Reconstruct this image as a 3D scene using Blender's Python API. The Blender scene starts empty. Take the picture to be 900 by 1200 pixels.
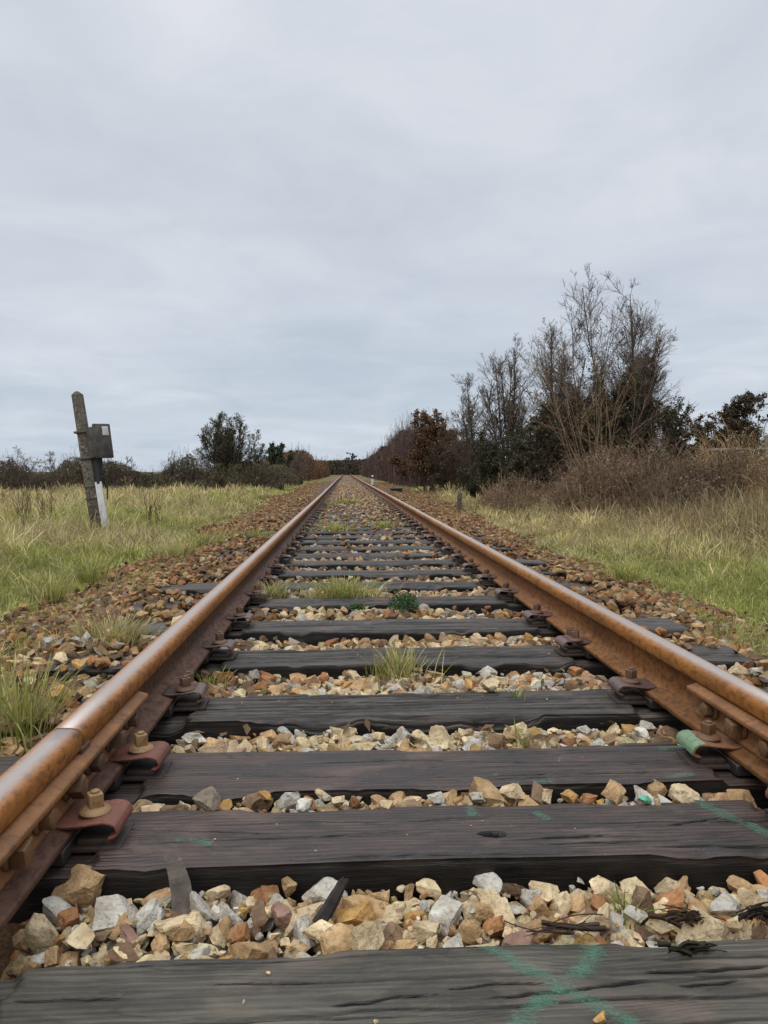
import bpy, bmesh, math, random
import numpy as np
from mathutils import Vector, Matrix

R = math.radians
scene = bpy.context.scene
COL = scene.collection
rng = np.random.default_rng(7)
random.seed(7)

# ------------------------------------------------------------------ camera numbers
F = 880.0                      # focal length in pixels of the 900 x 1200 photograph
PITCH, YAW = R(3.06), R(2.93)
CAM = np.array([-0.195, 0.0, 0.678])


def cam_axes():
    m = Matrix.Rotation(-YAW, 3, 'Z') @ Matrix.Rotation(math.pi / 2 - PITCH, 3, 'X')
    return np.array(m)


AX = cam_axes()


def on_plane(px, py, z):
    """point of the horizontal plane z seen at photograph pixel px, py"""
    d = AX @ np.array([(px - 450) / F, -(py - 600) / F, -1.0])
    t = (z - CAM[2]) / d[2]
    return CAM + d * t


def at_depth(px, py, y):
    d = AX @ np.array([(px - 450) / F, -(py - 600) / F, -1.0])
    return CAM + d * (y / d[1])


def project(p):
    q = (p - CAM) @ AX
    dep = -q[:, 2]
    dep = np.where(dep < 1e-3, 1e-3, dep)
    return 450 + F * q[:, 0] / dep, 600 - F * q[:, 1] / dep, dep


# ------------------------------------------------------------------ small helpers
def vnoise(p, seed=0):
    """smooth value noise in [0, 1] on an (N, 3) array"""
    p = np.asarray(p, float)
    i = np.floor(p).astype(np.int64)
    f = p - i
    f = f * f * (3 - 2 * f)
    out = 0
    for dx in (0, 1):
        for dy in (0, 1):
            for dz in (0, 1):
                h = (i[:, 0] + dx) * 374761393 + (i[:, 1] + dy) * 668265263 + (i[:, 2] + dz) * 2147483647 + seed * 974634777
                h = (h ^ (h >> 13)) * 1274126177
                h = (h ^ (h >> 16)) & 0xFFFFFF
                w = (f[:, 0] if dx else 1 - f[:, 0]) * (f[:, 1] if dy else 1 - f[:, 1]) * (f[:, 2] if dz else 1 - f[:, 2])
                out = out + w * (h / 0xFFFFFF)
    return out


def fbm(p, octaves=4, seed=0):
    a, s, t = 0.5, 0, 0
    p = np.asarray(p, float)
    for o in range(octaves):
        s = s + a * vnoise(p, seed + o)
        t += a
        p = p * 2.03 + 11.3
        a *= 0.5
    return s / t


def p3(x, y, z):
    x, y, z = np.broadcast_arrays(np.asarray(x, float), np.asarray(y, float), np.asarray(z, float))
    return np.stack([x.ravel(), y.ravel(), z.ravel()], 1)


def new_mesh(name, verts, faces=None, quads=None, tris=None, tint=None, smooth=True, extra=None):
    """numpy arrays -> mesh; quads (M,4) and tris (K,3)"""
    me = bpy.data.meshes.new(name)
    verts = np.asarray(verts, np.float32)
    if faces is not None:
        me.from_pydata([tuple(map(float, v)) for v in verts], [], faces)
    else:
        q = np.zeros((0, 4), np.int32) if quads is None else np.asarray(quads, np.int32)
        t = np.zeros((0, 3), np.int32) if tris is None else np.asarray(tris, np.int32)
        me.vertices.add(len(verts))
        me.vertices.foreach_set('co', verts.ravel())
        loops = np.concatenate([q.ravel(), t.ravel()])
        me.loops.add(len(loops))
        me.loops.foreach_set('vertex_index', loops)
        starts = np.concatenate([np.arange(len(q)) * 4, len(q) * 4 + np.arange(len(t)) * 3]).astype(np.int32)
        me.polygons.add(len(starts))
        me.polygons.foreach_set('loop_start', starts)
    if tint is not None:
        a = me.attributes.new('tint', 'FLOAT_COLOR', 'POINT')
        c = np.ones((len(verts), 4), np.float32)
        c[:, :3] = tint
        a.data.foreach_set('color', c.ravel())
    for k, v in (extra or {}).items():
        a = me.attributes.new(k, 'FLOAT', 'POINT')
        a.data.foreach_set('value', np.asarray(v, np.float32))
    me.update(calc_edges=True)
    me.polygons.foreach_set('use_smooth', np.full(len(me.polygons), bool(smooth)))
    return me


def obj(name, me, material=None, parent=None, loc=(0, 0, 0), rot=(0, 0, 0)):
    o = bpy.data.objects.new(name, me)
    COL.objects.link(o)
    if material is not None and not me.materials:
        me.materials.append(material)
    o.location = loc
    o.rotation_euler = rot
    if parent is not None:
        o.parent = parent
    return o


def empty(name, loc=(0, 0, 0), rot=(0, 0, 0)):
    o = bpy.data.objects.new(name, None)
    o.empty_display_size = 0.1
    COL.objects.link(o)
    o.location = loc
    o.rotation_euler = rot
    return o


def tag(o, label, cat, group=None, kind=None):
    if label:
        o['label'] = label
    if cat:
        o['category'] = cat
    if group:
        o['group'] = group
    if kind:
        o['kind'] = kind
    return o


def structure(o):
    o['kind'] = 'structure'
    return o


def copy_tree(o, parent=None):
    c = o.copy()
    COL.objects.link(c)
    if parent is not None:
        c.parent = parent
    for ch in [k for k in bpy.data.objects if k.parent == o]:
        copy_tree(ch, c)
    return c


class Geo:
    """collects boxes, sweeps and tubes into one mesh"""

    def __init__(self):
        self.v, self.f = [], []

    def add(self, v, f):
        b = len(self.v)
        self.v += [tuple(map(float, p)) for p in v]
        self.f += [tuple(i + b for i in q) for q in f]

    def box(self, c, s, m=None):
        x, y, z = s[0] / 2, s[1] / 2, s[2] / 2
        v = [Vector(p) for p in ((-x, -y, -z), (x, -y, -z), (x, y, -z), (-x, y, -z), (-x, -y, z), (x, -y, z), (x, y, z), (-x, y, z))]
        if m is not None:
            v = [m @ p for p in v]
        v = [p + Vector(c) for p in v]
        self.add(v, [(0, 3, 2, 1), (4, 5, 6, 7), (0, 1, 5, 4), (1, 2, 6, 5), (2, 3, 7, 6), (3, 0, 4, 7)])

    def lathe(self, prof, n=20, m=None, c=(0, 0, 0), twist=0.0):
        v, f = [], []
        for r, z in prof:
            for k in range(n):
                a = 2 * math.pi * k / n + twist
                v.append(Vector((r * math.cos(a), r * math.sin(a), z)))
        if m is not None:
            v = [m @ p for p in v]
        v = [p + Vector(c) for p in v]
        for i in range(len(prof) - 1):
            for k in range(n):
                f.append((i * n + k, i * n + (k + 1) % n, (i + 1) * n + (k + 1) % n, (i + 1) * n + k))
        f.append(tuple(range((len(prof) - 1) * n, len(prof) * n)))
        f.append(tuple(reversed(range(n))))
        self.add(v, f)

    def sweep(self, prof, stations, closed=True):
        """prof: list of (x, z); stations: list of (y, dx, dz)"""
        n, v, f = len(prof), [], []
        for y, dx, dz in stations:
            v += [(x + dx, y, z + dz) for x, z in prof]
        for i in range(len(stations) - 1):
            for k in range(n if closed else n - 1):
                a, b = i * n + k, i * n + (k + 1) % n
                f.append((a, b, b + n, a + n))
        if closed:
            f.append(tuple(reversed(range(n))))
            f.append(tuple((len(stations) - 1) * n + k for k in range(n)))
        self.add(v, f)

    def mesh(self, name, bevel=0.0, seg=2, smooth=True, angle=40, recalc=True):
        me = bpy.data.meshes.new(name)
        me.from_pydata(self.v, [], self.f)
        bm = bmesh.new()
        bm.from_mesh(me)
        if recalc:
            bmesh.ops.recalc_face_normals(bm, faces=bm.faces)
        if bevel:
            es = [e for e in bm.edges if len(e.link_faces) == 2 and e.calc_face_angle(0) > R(30)]
            bmesh.ops.bevel(bm, geom=es, offset=bevel, segments=seg, affect='EDGES', profile=0.5, clamp_overlap=True)
        for fa in bm.faces:
            fa.smooth = smooth
        for e in bm.edges:
            if len(e.link_faces) == 2 and e.calc_face_angle(0) > R(angle):
                e.smooth = False
        bm.to_mesh(me)
        bm.free()
        return me


# ------------------------------------------------------------------ materials
class NT:
    def __init__(self, name):
        self.m = bpy.data.materials.new(name)
        self.m.use_nodes = True
        self.t = self.m.node_tree
        self.t.nodes.clear()
        self.out = self.t.nodes.new('ShaderNodeOutputMaterial')
        self.p = self.t.nodes.new('ShaderNodeBsdfPrincipled')
        self.t.links.new(self.p.outputs[0], self.out.inputs[0])

    def n(self, kind, **kw):
        nd = self.t.nodes.new(kind)
        for k, v in kw.items():
            if hasattr(nd, k) and k not in nd.inputs:
                setattr(nd, k, v)
            else:
                self.set(nd.inputs[k], v)
        return nd

    def set(self, sock, v):
        if isinstance(v, bpy.types.NodeSocket):
            self.t.links.new(v, sock)
        else:
            if sock.type == 'RGBA' and len(v) == 3:
                v = (*v, 1)
            sock.default_value = v

    def coord(self, kind='Object', scale=(1, 1, 1)):
        c = self.t.nodes.new('ShaderNodeTexCoord')
        mp = self.n('ShaderNodeMapping')
        mp.inputs['Scale'].default_value = scale
        self.t.links.new(c.outputs[kind], mp.inputs[0])
        return mp.outputs[0]

    def pos(self, scale=(1, 1, 1)):
        c = self.t.nodes.new('ShaderNodeNewGeometry')
        mp = self.n('ShaderNodeMapping')
        mp.inputs['Scale'].default_value = scale
        self.t.links.new(c.outputs['Position'], mp.inputs[0])
        return mp.outputs[0]

    def noise(self, vec, scale, detail=4, rough=0.55, dist=0.0):
        nd = self.n('ShaderNodeTexNoise', Vector=vec, Scale=scale, Detail=detail, Roughness=rough, Distortion=dist)
        return nd.outputs['Fac']

    def ramp(self, fac, stops, interp='LINEAR'):
        nd = self.t.nodes.new('ShaderNodeValToRGB')
        e = nd.color_ramp.elements
        nd.color_ramp.interpolation = interp
        while len(e) < len(stops):
            e.new(0.5)
        for k, (pos, c) in enumerate(stops):
            e[k].position = pos
            e[k].color = (c, c, c, 1) if isinstance(c, (int, float)) else (*c, 1)
        self.set(nd.inputs[0], fac)
        return nd.outputs[0]

    def mix(self, fac, a, b, mode='MIX'):
        nd = self.t.nodes.new('ShaderNodeMix')
        nd.data_type = 'RGBA'
        nd.blend_type = mode
        self.set(nd.inputs[0], fac)
        self.set(nd.inputs[6], a)
        self.set(nd.inputs[7], b)
        return nd.outputs[2]

    def math(self, op, a, b=0.0, clamp=False):
        nd = self.t.nodes.new('ShaderNodeMath')
        nd.operation = op
        nd.use_clamp = clamp
        self.set(nd.inputs[0], a)
        self.set(nd.inputs[1], b)
        return nd.outputs[0]

    def attr(self, name, out='Color'):
        nd = self.t.nodes.new('ShaderNodeAttribute')
        nd.attribute_name = name
        return nd.outputs[out]

    def bump(self, h, strength=0.3, dist=0.01):
        nd = self.n('ShaderNodeBump', Height=h)
        nd.inputs['Strength'].default_value = strength
        nd.inputs['Distance'].default_value = dist
        self.t.links.new(nd.outputs[0], self.p.inputs['Normal'])

    def done(self, color, rough=0.8, metal=0.0, spec=0.5):
        self.set(self.p.inputs['Base Color'], color)
        self.set(self.p.inputs['Roughness'], rough)
        self.set(self.p.inputs['Metallic'], metal)
        self.set(self.p.inputs['Specular IOR Level'], spec)
        return self.m


def stone_material():
    n = NT('ballast_stone')
    c = n.pos()
    t = n.attr('tint')
    m1 = n.noise(c, 22, 5, 0.65)
    m2 = n.noise(c, 140, 3, 0.6)
    m3 = n.noise(c, 55, 4, 0.6, 1.2)
    col = n.mix(n.ramp(m1, [(0.35, 0), (0.65, 1)]), n.mix(1.0, t, (0.62, 0.56, 0.50), 'MULTIPLY'), n.mix(1.0, t, (1.18, 1.15, 1.10), 'MULTIPLY'))
    col = n.mix(n.ramp(m3, [(0.52, 0), (0.70, 0.62)]), col, n.mix(0.45, (0.23, 0.115, 0.045), t))
    col = n.mix(n.ramp(n.noise(c, 9, 4, 0.6), [(0.48, 0), (0.66, 0.5)]), col, n.mix(1.0, t, (0.50, 0.42, 0.36), 'MULTIPLY'))
    col = n.mix(n.ramp(m2, [(0.30, 0.5), (0.48, 0)]), col, (0.07, 0.055, 0.045))
    h = n.math('ADD', n.math('MULTIPLY', m3, 0.7), n.math('MULTIPLY', m2, 0.35))
    n.bump(h, 0.8, 0.007)
    return n.done(col, 0.82, 0, 0.3)


def sleeper_material(name, base, light, dark, spec, grainy=1.0):
    n = NT(name)
    info = n.n('ShaderNodeObjectInfo')
    c0 = n.t.nodes.new('ShaderNodeTexCoord').outputs['Object']
    off = n.n('ShaderNodeVectorMath', operation='MULTIPLY_ADD')
    n.t.links.new(info.outputs['Random'], off.inputs[0])
    off.inputs[1].default_value = (17.0, 9.0, 5.0)
    n.t.links.new(c0, off.inputs[2])

    def sc(s):
        mp = n.n('ShaderNodeMapping')
        mp.inputs['Scale'].default_value = s
        n.t.links.new(off.outputs[0], mp.inputs[0])
        return mp.outputs[0]
    # long growth rings, bending around a few knots
    warp = n.noise(sc((2.2, 7, 3)), 1.6, 3, 0.5)
    rings = n.n('ShaderNodeTexNoise', Vector=sc((0.55, 13, 13)), Scale=3.0, Detail=6, Roughness=0.62, Distortion=1.4).outputs['Fac']
    fine = n.noise(sc((5.0, 90, 70)), 2.2, 5, 0.65)
    blot = n.noise(sc((3, 9, 6)), 1.5, 5, 0.6)
    spots = n.noise(sc((1, 1, 1)), 55, 3, 0.6)
    w = n.n('ShaderNodeTexWave', Vector=sc((0.8, 8.0, 3)), Scale=3.2, Distortion=7.0, Detail=3)
    w.bands_direction = 'Y'
    w.inputs['Detail Scale'].default_value = 0.8
    ringmix = n.math('ADD', n.math('MULTIPLY', rings, 0.65), n.math('MULTIPLY', w.outputs['Fac'], 0.35))
    col = n.mix(n.ramp(ringmix, [(0.32, 0), (0.68, 1)]), base, light)
    col = n.mix(n.ramp(fine, [(0.34, 0.60 * grainy), (0.54, 0)]), col, dark)
    col = n.mix(n.ramp(blot, [(0.36, 0.80), (0.60, 0)]), col, dark)
    # thin dark growth lines that swing round in cathedral shapes
    big = n.noise(sc((1.3, 5.5, 2.5)), 1.7, 2, 0.45)
    sepy = n.n('ShaderNodeSeparateXYZ')
    n.t.links.new(sc((1, 1, 1)), sepy.inputs[0])
    ph = n.math('ADD', n.math('MULTIPLY', sepy.outputs[1], 520.0), n.math('MULTIPLY', big, 95.0))
    ph = n.math('ADD', ph, n.math('MULTIPLY', n.noise(sc((9, 30, 9)), 2.0, 2), 2.2))
    line = n.math('MULTIPLY', n.math('ADD', n.math('SINE', ph), 1.0), 0.5)
    lmask = n.ramp(n.noise(sc((2.6, 6, 4)), 2.1, 3), [(0.42, 0.10), (0.60, 0.62)])
    col = n.mix(n.math('MULTIPLY', n.ramp(line, [(0.62, 0), (0.95, 1)]), lmask), col, dark)
    stain = n.noise(sc((2.0, 3.5, 3)), 2.4, 4, 0.6, 0.6)
    col = n.mix(n.ramp(stain, [(0.56, 0), (0.70, 0.55)]), col, n.mix(0.5, light, (0.16, 0.10, 0.07)))
    dust = n.noise(sc((1, 1, 1)), 190, 3, 0.65)
    col = n.mix(n.ramp(dust, [(0.60, 0), (0.74, 0.22)]), col, (0.20, 0.17, 0.13))
    col = n.mix(n.ramp(warp, [(0.55, 0), (0.75, 0.35)]), col, light)
    col = n.mix(n.ramp(spots, [(0.66, 0), (0.76, 0.35)]), col, (0.16, 0.13, 0.10))
    crack = n.attr('crack', 'Fac')
    col = n.mix(n.math('MULTIPLY', crack, 0.85, True), col, (0.008, 0.007, 0.006))
    # steep faces go near black, upward faces keep the wood colours
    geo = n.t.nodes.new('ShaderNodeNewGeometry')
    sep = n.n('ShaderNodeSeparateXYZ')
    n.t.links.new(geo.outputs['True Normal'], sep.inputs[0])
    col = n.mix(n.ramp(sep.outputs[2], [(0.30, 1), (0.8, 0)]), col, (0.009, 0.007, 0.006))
    h = n.math('ADD', n.math('MULTIPLY', line, -0.22), n.math('ADD', n.math('MULTIPLY', fine, 0.8), n.math('MULTIPLY', spots, 0.15)))
    n.bump(h, 0.6, 0.005)
    rough = n.ramp(blot, [(0.3, 0.30), (0.7, 0.62)])
    return n.done(col, rough, 0, spec)


def rust_material(name, c1, c2, c3, rough=0.75, scale=1.0):
    n = NT(name)
    c = n.pos()
    a = n.noise(c, 9 * scale, 5, 0.6)
    b = n.noise(c, 60 * scale, 4, 0.65)
    d = n.noise(c, 260 * scale, 2, 0.5)
    col = n.mix(n.ramp(a, [(0.35, 0), (0.65, 1)]), c1, c2)
    col = n.mix(n.ramp(b, [(0.50, 0), (0.68, 0.8)]), col, c3)
    n.bump(n.math('ADD', n.math('MULTIPLY', b, 0.7), n.math('MULTIPLY', d, 0.3)), 0.45, 0.003)
    return n.done(col, rough, 0.0, 0.4)


def rail_material():
    n = NT('rusty_rail_steel')
    c = n.pos((1, 0.25, 1))
    t = n.attr('tint')
    wear = n.attr('wear', 'Fac')
    a = n.noise(c, 8, 6, 0.65)
    b = n.noise(n.pos((1, .6, 1)), 58, 6, 0.72)
    st = n.noise(n.pos((60, 0.8, 60)), 1.5, 4, 0.6)
    col = n.mix(n.ramp(a, [(0.35, 0), (0.65, 1)]), n.mix(1.0, t, (0.70, 0.66, 0.62), 'MULTIPLY'), n.mix(1.0, t, (1.2, 1.15, 1.1), 'MULTIPLY'))
    col = n.mix(n.ramp(b, [(0.47, 0), (0.62, 0.8)]), col, n.mix(1.0, t, (0.38, 0.33, 0.34), 'MULTIPLY'))
    col = n.mix(n.ramp(n.noise(n.pos((1, .3, 1)), 21, 4, .7), [(0.56, 0), (0.70, 0.6)]), col, n.mix(1.0, t, (1.5, 1.6, 1.6), 'MULTIPLY'))
    f = n.math('MULTIPLY', wear, n.ramp(st, [(0.25, 0.75), (0.6, 1.0)]), True)
    col = n.mix(f, col, (0.42, 0.37, 0.34))
    rough = n.mix(f, n.ramp(b, [(0.35, 0.58), (0.65, 0.82)]), (0.30,) * 3)
    n.bump(b, 0.6, 0.0025)
    return n.done(col, rough, n.math('MULTIPLY', f, 0.55), 0.32)


def leaf_material(name, rough=0.7, spec=0.25, trans=0.0):
    n = NT(name)
    t = n.attr('tint')
    v = n.noise(n.pos(), 6, 2, 0.5)
    col = n.mix(n.ramp(v, [(0.3, 0), (0.7, 1)]), n.mix(1.0, t, (0.75, 0.75, 0.75), 'MULTIPLY'), n.mix(1.0, t, (1.2, 1.2, 1.15), 'MULTIPLY'))
    n.done(col, rough, 0, spec)
    if trans:
        tl = n.t.nodes.new('ShaderNodeBsdfTranslucent')
        n.t.links.new(col, tl.inputs[0])
        mx = n.t.nodes.new('ShaderNodeMixShader')
        mx.inputs[0].default_value = trans
        n.t.links.new(n.p.outputs[0], mx.inputs[1])
        n.t.links.new(tl.outputs[0], mx.inputs[2])
        n.t.links.new(mx.outputs[0], n.out.inputs[0])
    return n.m


def bark_material(name, c1, c2):
    n = NT(name)
    v = n.noise(n.pos((1, 1, 0.4)), 14, 4, 0.6)
    n.bump(v, 0.4, 0.01)
    return n.done(n.mix(n.ramp(v, [(0.35, 0), (0.65, 1)]), c1, c2), 0.85, 0, 0.2)


def concrete_material():
    n = NT('lichened_concrete')
    a = n.noise(n.coord(), 5, 5, 0.6)
    b = n.noise(n.coord(), 38, 4, 0.7)
    col = n.mix(n.ramp(a, [(0.35, 0), (0.65, 1)]), (0.070, 0.060, 0.047), (0.135, 0.118, 0.095))
    col = n.mix(n.ramp(b, [(0.50, 0), (0.62, 0.8)]), col, (0.025, 0.023, 0.016))
    col = n.mix(n.ramp(n.noise(n.coord(), 21, 3), [(0.60, 0), (0.70, 0.7)]), col, (0.27, 0.25, 0.17))
    n.bump(b, 0.6, 0.01)
    return n.done(col, 0.9, 0, 0.2)


def plain(name, c1, c2, rough=0.6, metal=0.0, scale=12, bump=0.2, spec=0.4):
    n = NT(name)
    a = n.noise(n.coord(), scale, 5, 0.6)
    n.bump(a, bump, 0.004)
    return n.done(n.mix(n.ramp(a, [(0.35, 0), (0.65, 1)]), c1, c2), rough, metal, spec)


def chalk_material():
    n = NT('green_chalk')
    c = n.pos()
    g = n.noise(n.pos((1, 2.4, 1)), 240, 4, 0.7)
    h = n.noise(c, 26, 4, 0.6)
    e = n.attr('edge', 'Fac')
    f = n.math('ADD', n.math('MULTIPLY', g, 0.62), n.math('MULTIPLY', h, 0.38))
    f = n.math('ADD', f, n.math('MULTIPLY', n.math('SUBTRACT', e, 1.0), 0.26))
    k = n.ramp(f, [(0.40, 0), (0.60, 0.62)])
    n.done((0.095, 0.225, 0.155), 0.9, 0, 0.1)
    tr = n.t.nodes.new('ShaderNodeBsdfTransparent')
    mx = n.t.nodes.new('ShaderNodeMixShader')
    n.t.links.new(k, mx.inputs[0])
    n.t.links.new(tr.outputs[0], mx.inputs[1])
    n.t.links.new(n.p.outputs[0], mx.inputs[2])
    n.t.links.new(mx.outputs[0], n.out.inputs[0])
    return n.m


def ground_material():
    n = NT('verge_soil')
    c = n.pos()
    sep = n.n('ShaderNodeSeparateXYZ')
    n.t.links.new(c, sep.inputs[0])
    ax = n.math('ABSOLUTE', n.math('ADD', sep.outputs[0], n.math('MULTIPLY', n.math('SUBTRACT', n.noise(c, 1.3, 4), 0.5), 1.3)))
    k = n.ramp(n.math('DIVIDE', ax, 10.0), [(0.17, 0), (0.225, 1)])
    a = n.noise(c, 1.1, 5, 0.6)
    b = n.noise(c, 28, 4, 0.7)
    bed = n.mix(n.ramp(b, [(0.3, 0), (0.7, 1)]), (0.035, 0.022, 0.014), (0.15, 0.085, 0.045))
    far = n.math('DIVIDE', sep.outputs[1], 100.0, True)
    bed = n.mix(n.ramp(far, [(0.25, 0), (0.5, 0.9)]), bed, n.mix(b, (0.11, 0.07, 0.045), (0.24, 0.16, 0.10)))
    field = n.mix(n.ramp(a, [(0.35, 0), (0.65, 1)]), (0.13, 0.12, 0.045), (0.22, 0.19, 0.09))
    field = n.mix(n.ramp(b, [(0.4, 0.6), (0.6, 0)]), field, (0.06, 0.055, 0.025))
    n.bump(b, 0.8, 0.03)
    return n.done(n.mix(k, bed, field), 0.95, 0, 0.1)


M_STONE = stone_material()
M_RAIL = rail_material()
M_SLP_GREY = sleeper_material('grey_sleeper_wood', (0.066, 0.058, 0.043), (0.108, 0.098, 0.075), (0.022, 0.018, 0.013), 0.3, 0.45)
M_SLP_DARK = sleeper_material('tarred_sleeper_wood', (0.034, 0.020, 0.015), (0.080, 0.052, 0.042), (0.007, 0.004, 0.003), 0.42, 0.42)
M_SLP_OLD = sleeper_material('weathered_sleeper_wood', (0.034, 0.026, 0.020), (0.092, 0.076, 0.063), (0.007, 0.005, 0.004), 0.34, 0.9)
M_IRON = rust_material('dark_rusty_iron', (0.050, 0.028, 0.020), (0.095, 0.052, 0.034), (0.028, 0.018, 0.014), 0.55)
M_PLATE = rust_material('fishplate_rust', (0.235, 0.100, 0.030), (0.150, 0.064, 0.022), (0.08, 0.038, 0.019), 0.62)
M_NUT = rust_material('rusty_bolt_head', (0.17, 0.083, 0.032), (0.105, 0.052, 0.024), (0.06, 0.033, 0.019), 0.6)
M_NUT_PALE = rust_material('pale_rust_nut', (0.27, 0.165, 0.070), (0.19, 0.105, 0.045), (0.11, 0.058, 0.028), 0.55)
M_NUT_DARK = rust_material('dark_rust_nut', (0.115, 0.060, 0.036), (0.075, 0.042, 0.028), (0.17, 0.085, 0.04), 0.6)
M_RED = rust_material('red_oxide_clip', (0.185, 0.058, 0.038), (0.115, 0.046, 0.030), (0.075, 0.038, 0.024), 0.62, 1.4)
M_CLIP = rust_material('brown_spring_steel', (0.085, 0.052, 0.045), (0.12, 0.072, 0.058), (0.05, 0.032, 0.028), 0.38)
M_GREENCLIP = rust_material('rusty_clip_top', (0.24, 0.105, 0.05), (0.17, 0.08, 0.045), (0.10, 0.055, 0.035), 0.55)
M_GREENPAINT = rust_material('chipped_green_paint', (0.105, 0.205, 0.110), (0.15, 0.23, 0.14), (0.13, 0.070, 0.035), 0.65, 1.3)
M_SEAT = rust_material('dark_base_plate', (0.030, 0.020, 0.016), (0.050, 0.032, 0.024), (0.018, 0.013, 0.011), 0.6)
M_PAD = plain('black_rail_pad', (0.018, 0.015, 0.014), (0.035, 0.028, 0.025), 0.6, 0, 20)
M_GRASS = leaf_material('grass_blade', 0.6, 0.3, 0.5)
M_LEAF = leaf_material('dry_leaf', 0.75, 0.2, 0.2)
M_TWIG = leaf_material('winter_twig', 0.85, 0.15)
M_CONC = concrete_material()
M_BOX = plain('weathered_box_metal', (0.030, 0.027, 0.023), (0.085, 0.077, 0.066), 0.7, 0, 9, 0.3)
M_WHITE = plain('dull_white_paint', (0.42, 0.41, 0.40), (0.55, 0.54, 0.53), 0.6, 0, 10)
M_BLACK = plain('black_plastic', (0.012, 0.012, 0.013), (0.022, 0.022, 0.024), 0.5, 0, 20)
M_CHALK = chalk_material()
M_GROUND = ground_material()
M_WOODBIT = plain('splintered_grey_wood', (0.075, 0.062, 0.052), (0.15, 0.125, 0.105), 0.85, 0, 30, 0.8)
M_CHAR = plain('charred_black_wood', (0.010, 0.008, 0.007), (0.03, 0.024, 0.02), 0.7, 0, 40, 0.8)
M_WIRE = plain('galvanised_wire', (0.22, 0.22, 0.22), (0.32, 0.32, 0.31), 0.5, 0.3, 10)


# ------------------------------------------------------------------ ground, hills
def ground_z(x, y):
    ax = np.abs(x)
    s = np.clip((ax - 1.45) / 0.95, 0, 1)
    s = s * s * (3 - 2 * s)
    z = -0.092 - 0.188 * s
    lump = (fbm(p3(x * 0.35, y * 0.35, 0.0), 3, 5).reshape(np.shape(x)) - 0.5) * 0.22
    bank = np.clip((x - 4.4) / 5.0, 0, 1) * 0.25 * np.clip(1 - (y - 40) / 40, 0, 1)
    return z + lump * s + bank


def build_ground():
    xs = np.unique(np.concatenate([np.linspace(-900, -60, 15), np.linspace(-60, -6, 46), np.linspace(-6, 6, 73), np.linspace(6, 60, 46), np.linspace(60, 900, 15)]))
    ys = np.unique(np.concatenate([np.linspace(-30, 0, 12), np.linspace(0, 30, 110), np.linspace(30, 120, 70), np.linspace(120, 1600, 40)]))
    X, Y = np.meshgrid(xs, ys)
    Z = ground_z(X, Y)
    nx, ny = len(xs), len(ys)
    i = np.arange(nx * ny).reshape(ny, nx)
    q = np.stack([i[:-1, :-1], i[:-1, 1:], i[1:, 1:], i[1:, :-1]], -1).reshape(-1, 4)
    structure(obj('ground', new_mesh('ground', p3(X, Y, Z), quads=q), M_GROUND))


def build_hills():
    xs = np.linspace(-500, 700, 90)
    ys = np.linspace(420, 1300, 40)
    X, Y = np.meshgrid(xs, ys)
    rise = np.clip((Y - 420) / 380, 0, 1)
    rise = rise * rise * (3 - 2 * rise)
    Z = -0.6 + rise * (0.8 + 13.2 * np.exp(-((X - 10) / 60) ** 2) + 3 * (fbm(p3(X / 160, Y / 200, 0), 3, 9).reshape(X.shape) - 0.5))
    i = np.arange(X.size).reshape(X.shape)
    q = np.stack([i[:-1, :-1], i[:-1, 1:], i[1:, 1:], i[1:, :-1]], -1).reshape(-1, 4)
    n = NT('distant_fields')
    v = n.noise(n.pos(), 0.012, 3, 0.5)
    m = n.done(n.ramp(v, [(0.40, (0.060, 0.085, 0.045)), (0.50, (0.095, 0.14, 0.06)), (0.60, (0.10, 0.105, 0.075))]), 0.95, 0, 0.1)
    structure(obj('hills', new_mesh('hills', p3(X, Y, Z), quads=q), m))


build_ground()
build_hills()

# ------------------------------------------------------------------ rails
GAUGE = 1.435
RAIL_X = GAUGE / 2 + 0.0335           # rail axis
RAIL_Z = 0.0225                       # underside of the foot
HALF = [(0, .1530, 1, 0), (.006, .15295, .95, 0), (.0115, .1526, .72, 0), (.017, .1521, .40, 0), (.0225, .1506, .16, 0), (.0272, .1478, .02, 0), (.0305, .1440, 0, 0), (.0327, .1385, 0, 0),
        (.0335, .1300, 0, 0), (.0335, .1180, 0, 0), (.0320, .1140, 0, 0), (.0280, .1105, 0, 1), (.0150, .1040, 0, 1), (.0105, .0990, 0, 1), (.0085, .0900, 0, 1),
        (.0080, .0720, 0, 1), (.0083, .0560, 0, 1), (.0100, .0440, 0, 1), (.0140, .0350, 0, 1.5), (.0220, .0290, 0, 2), (.0360, .0220, 0, 2),
        (.0560, .0150, 0, 2), (.0615, .0132, 0, 2), (.0625, .0115, 0, 2), (.0625, .0015, 0, 2), (.0610, 0, 0, 2)]


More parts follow.
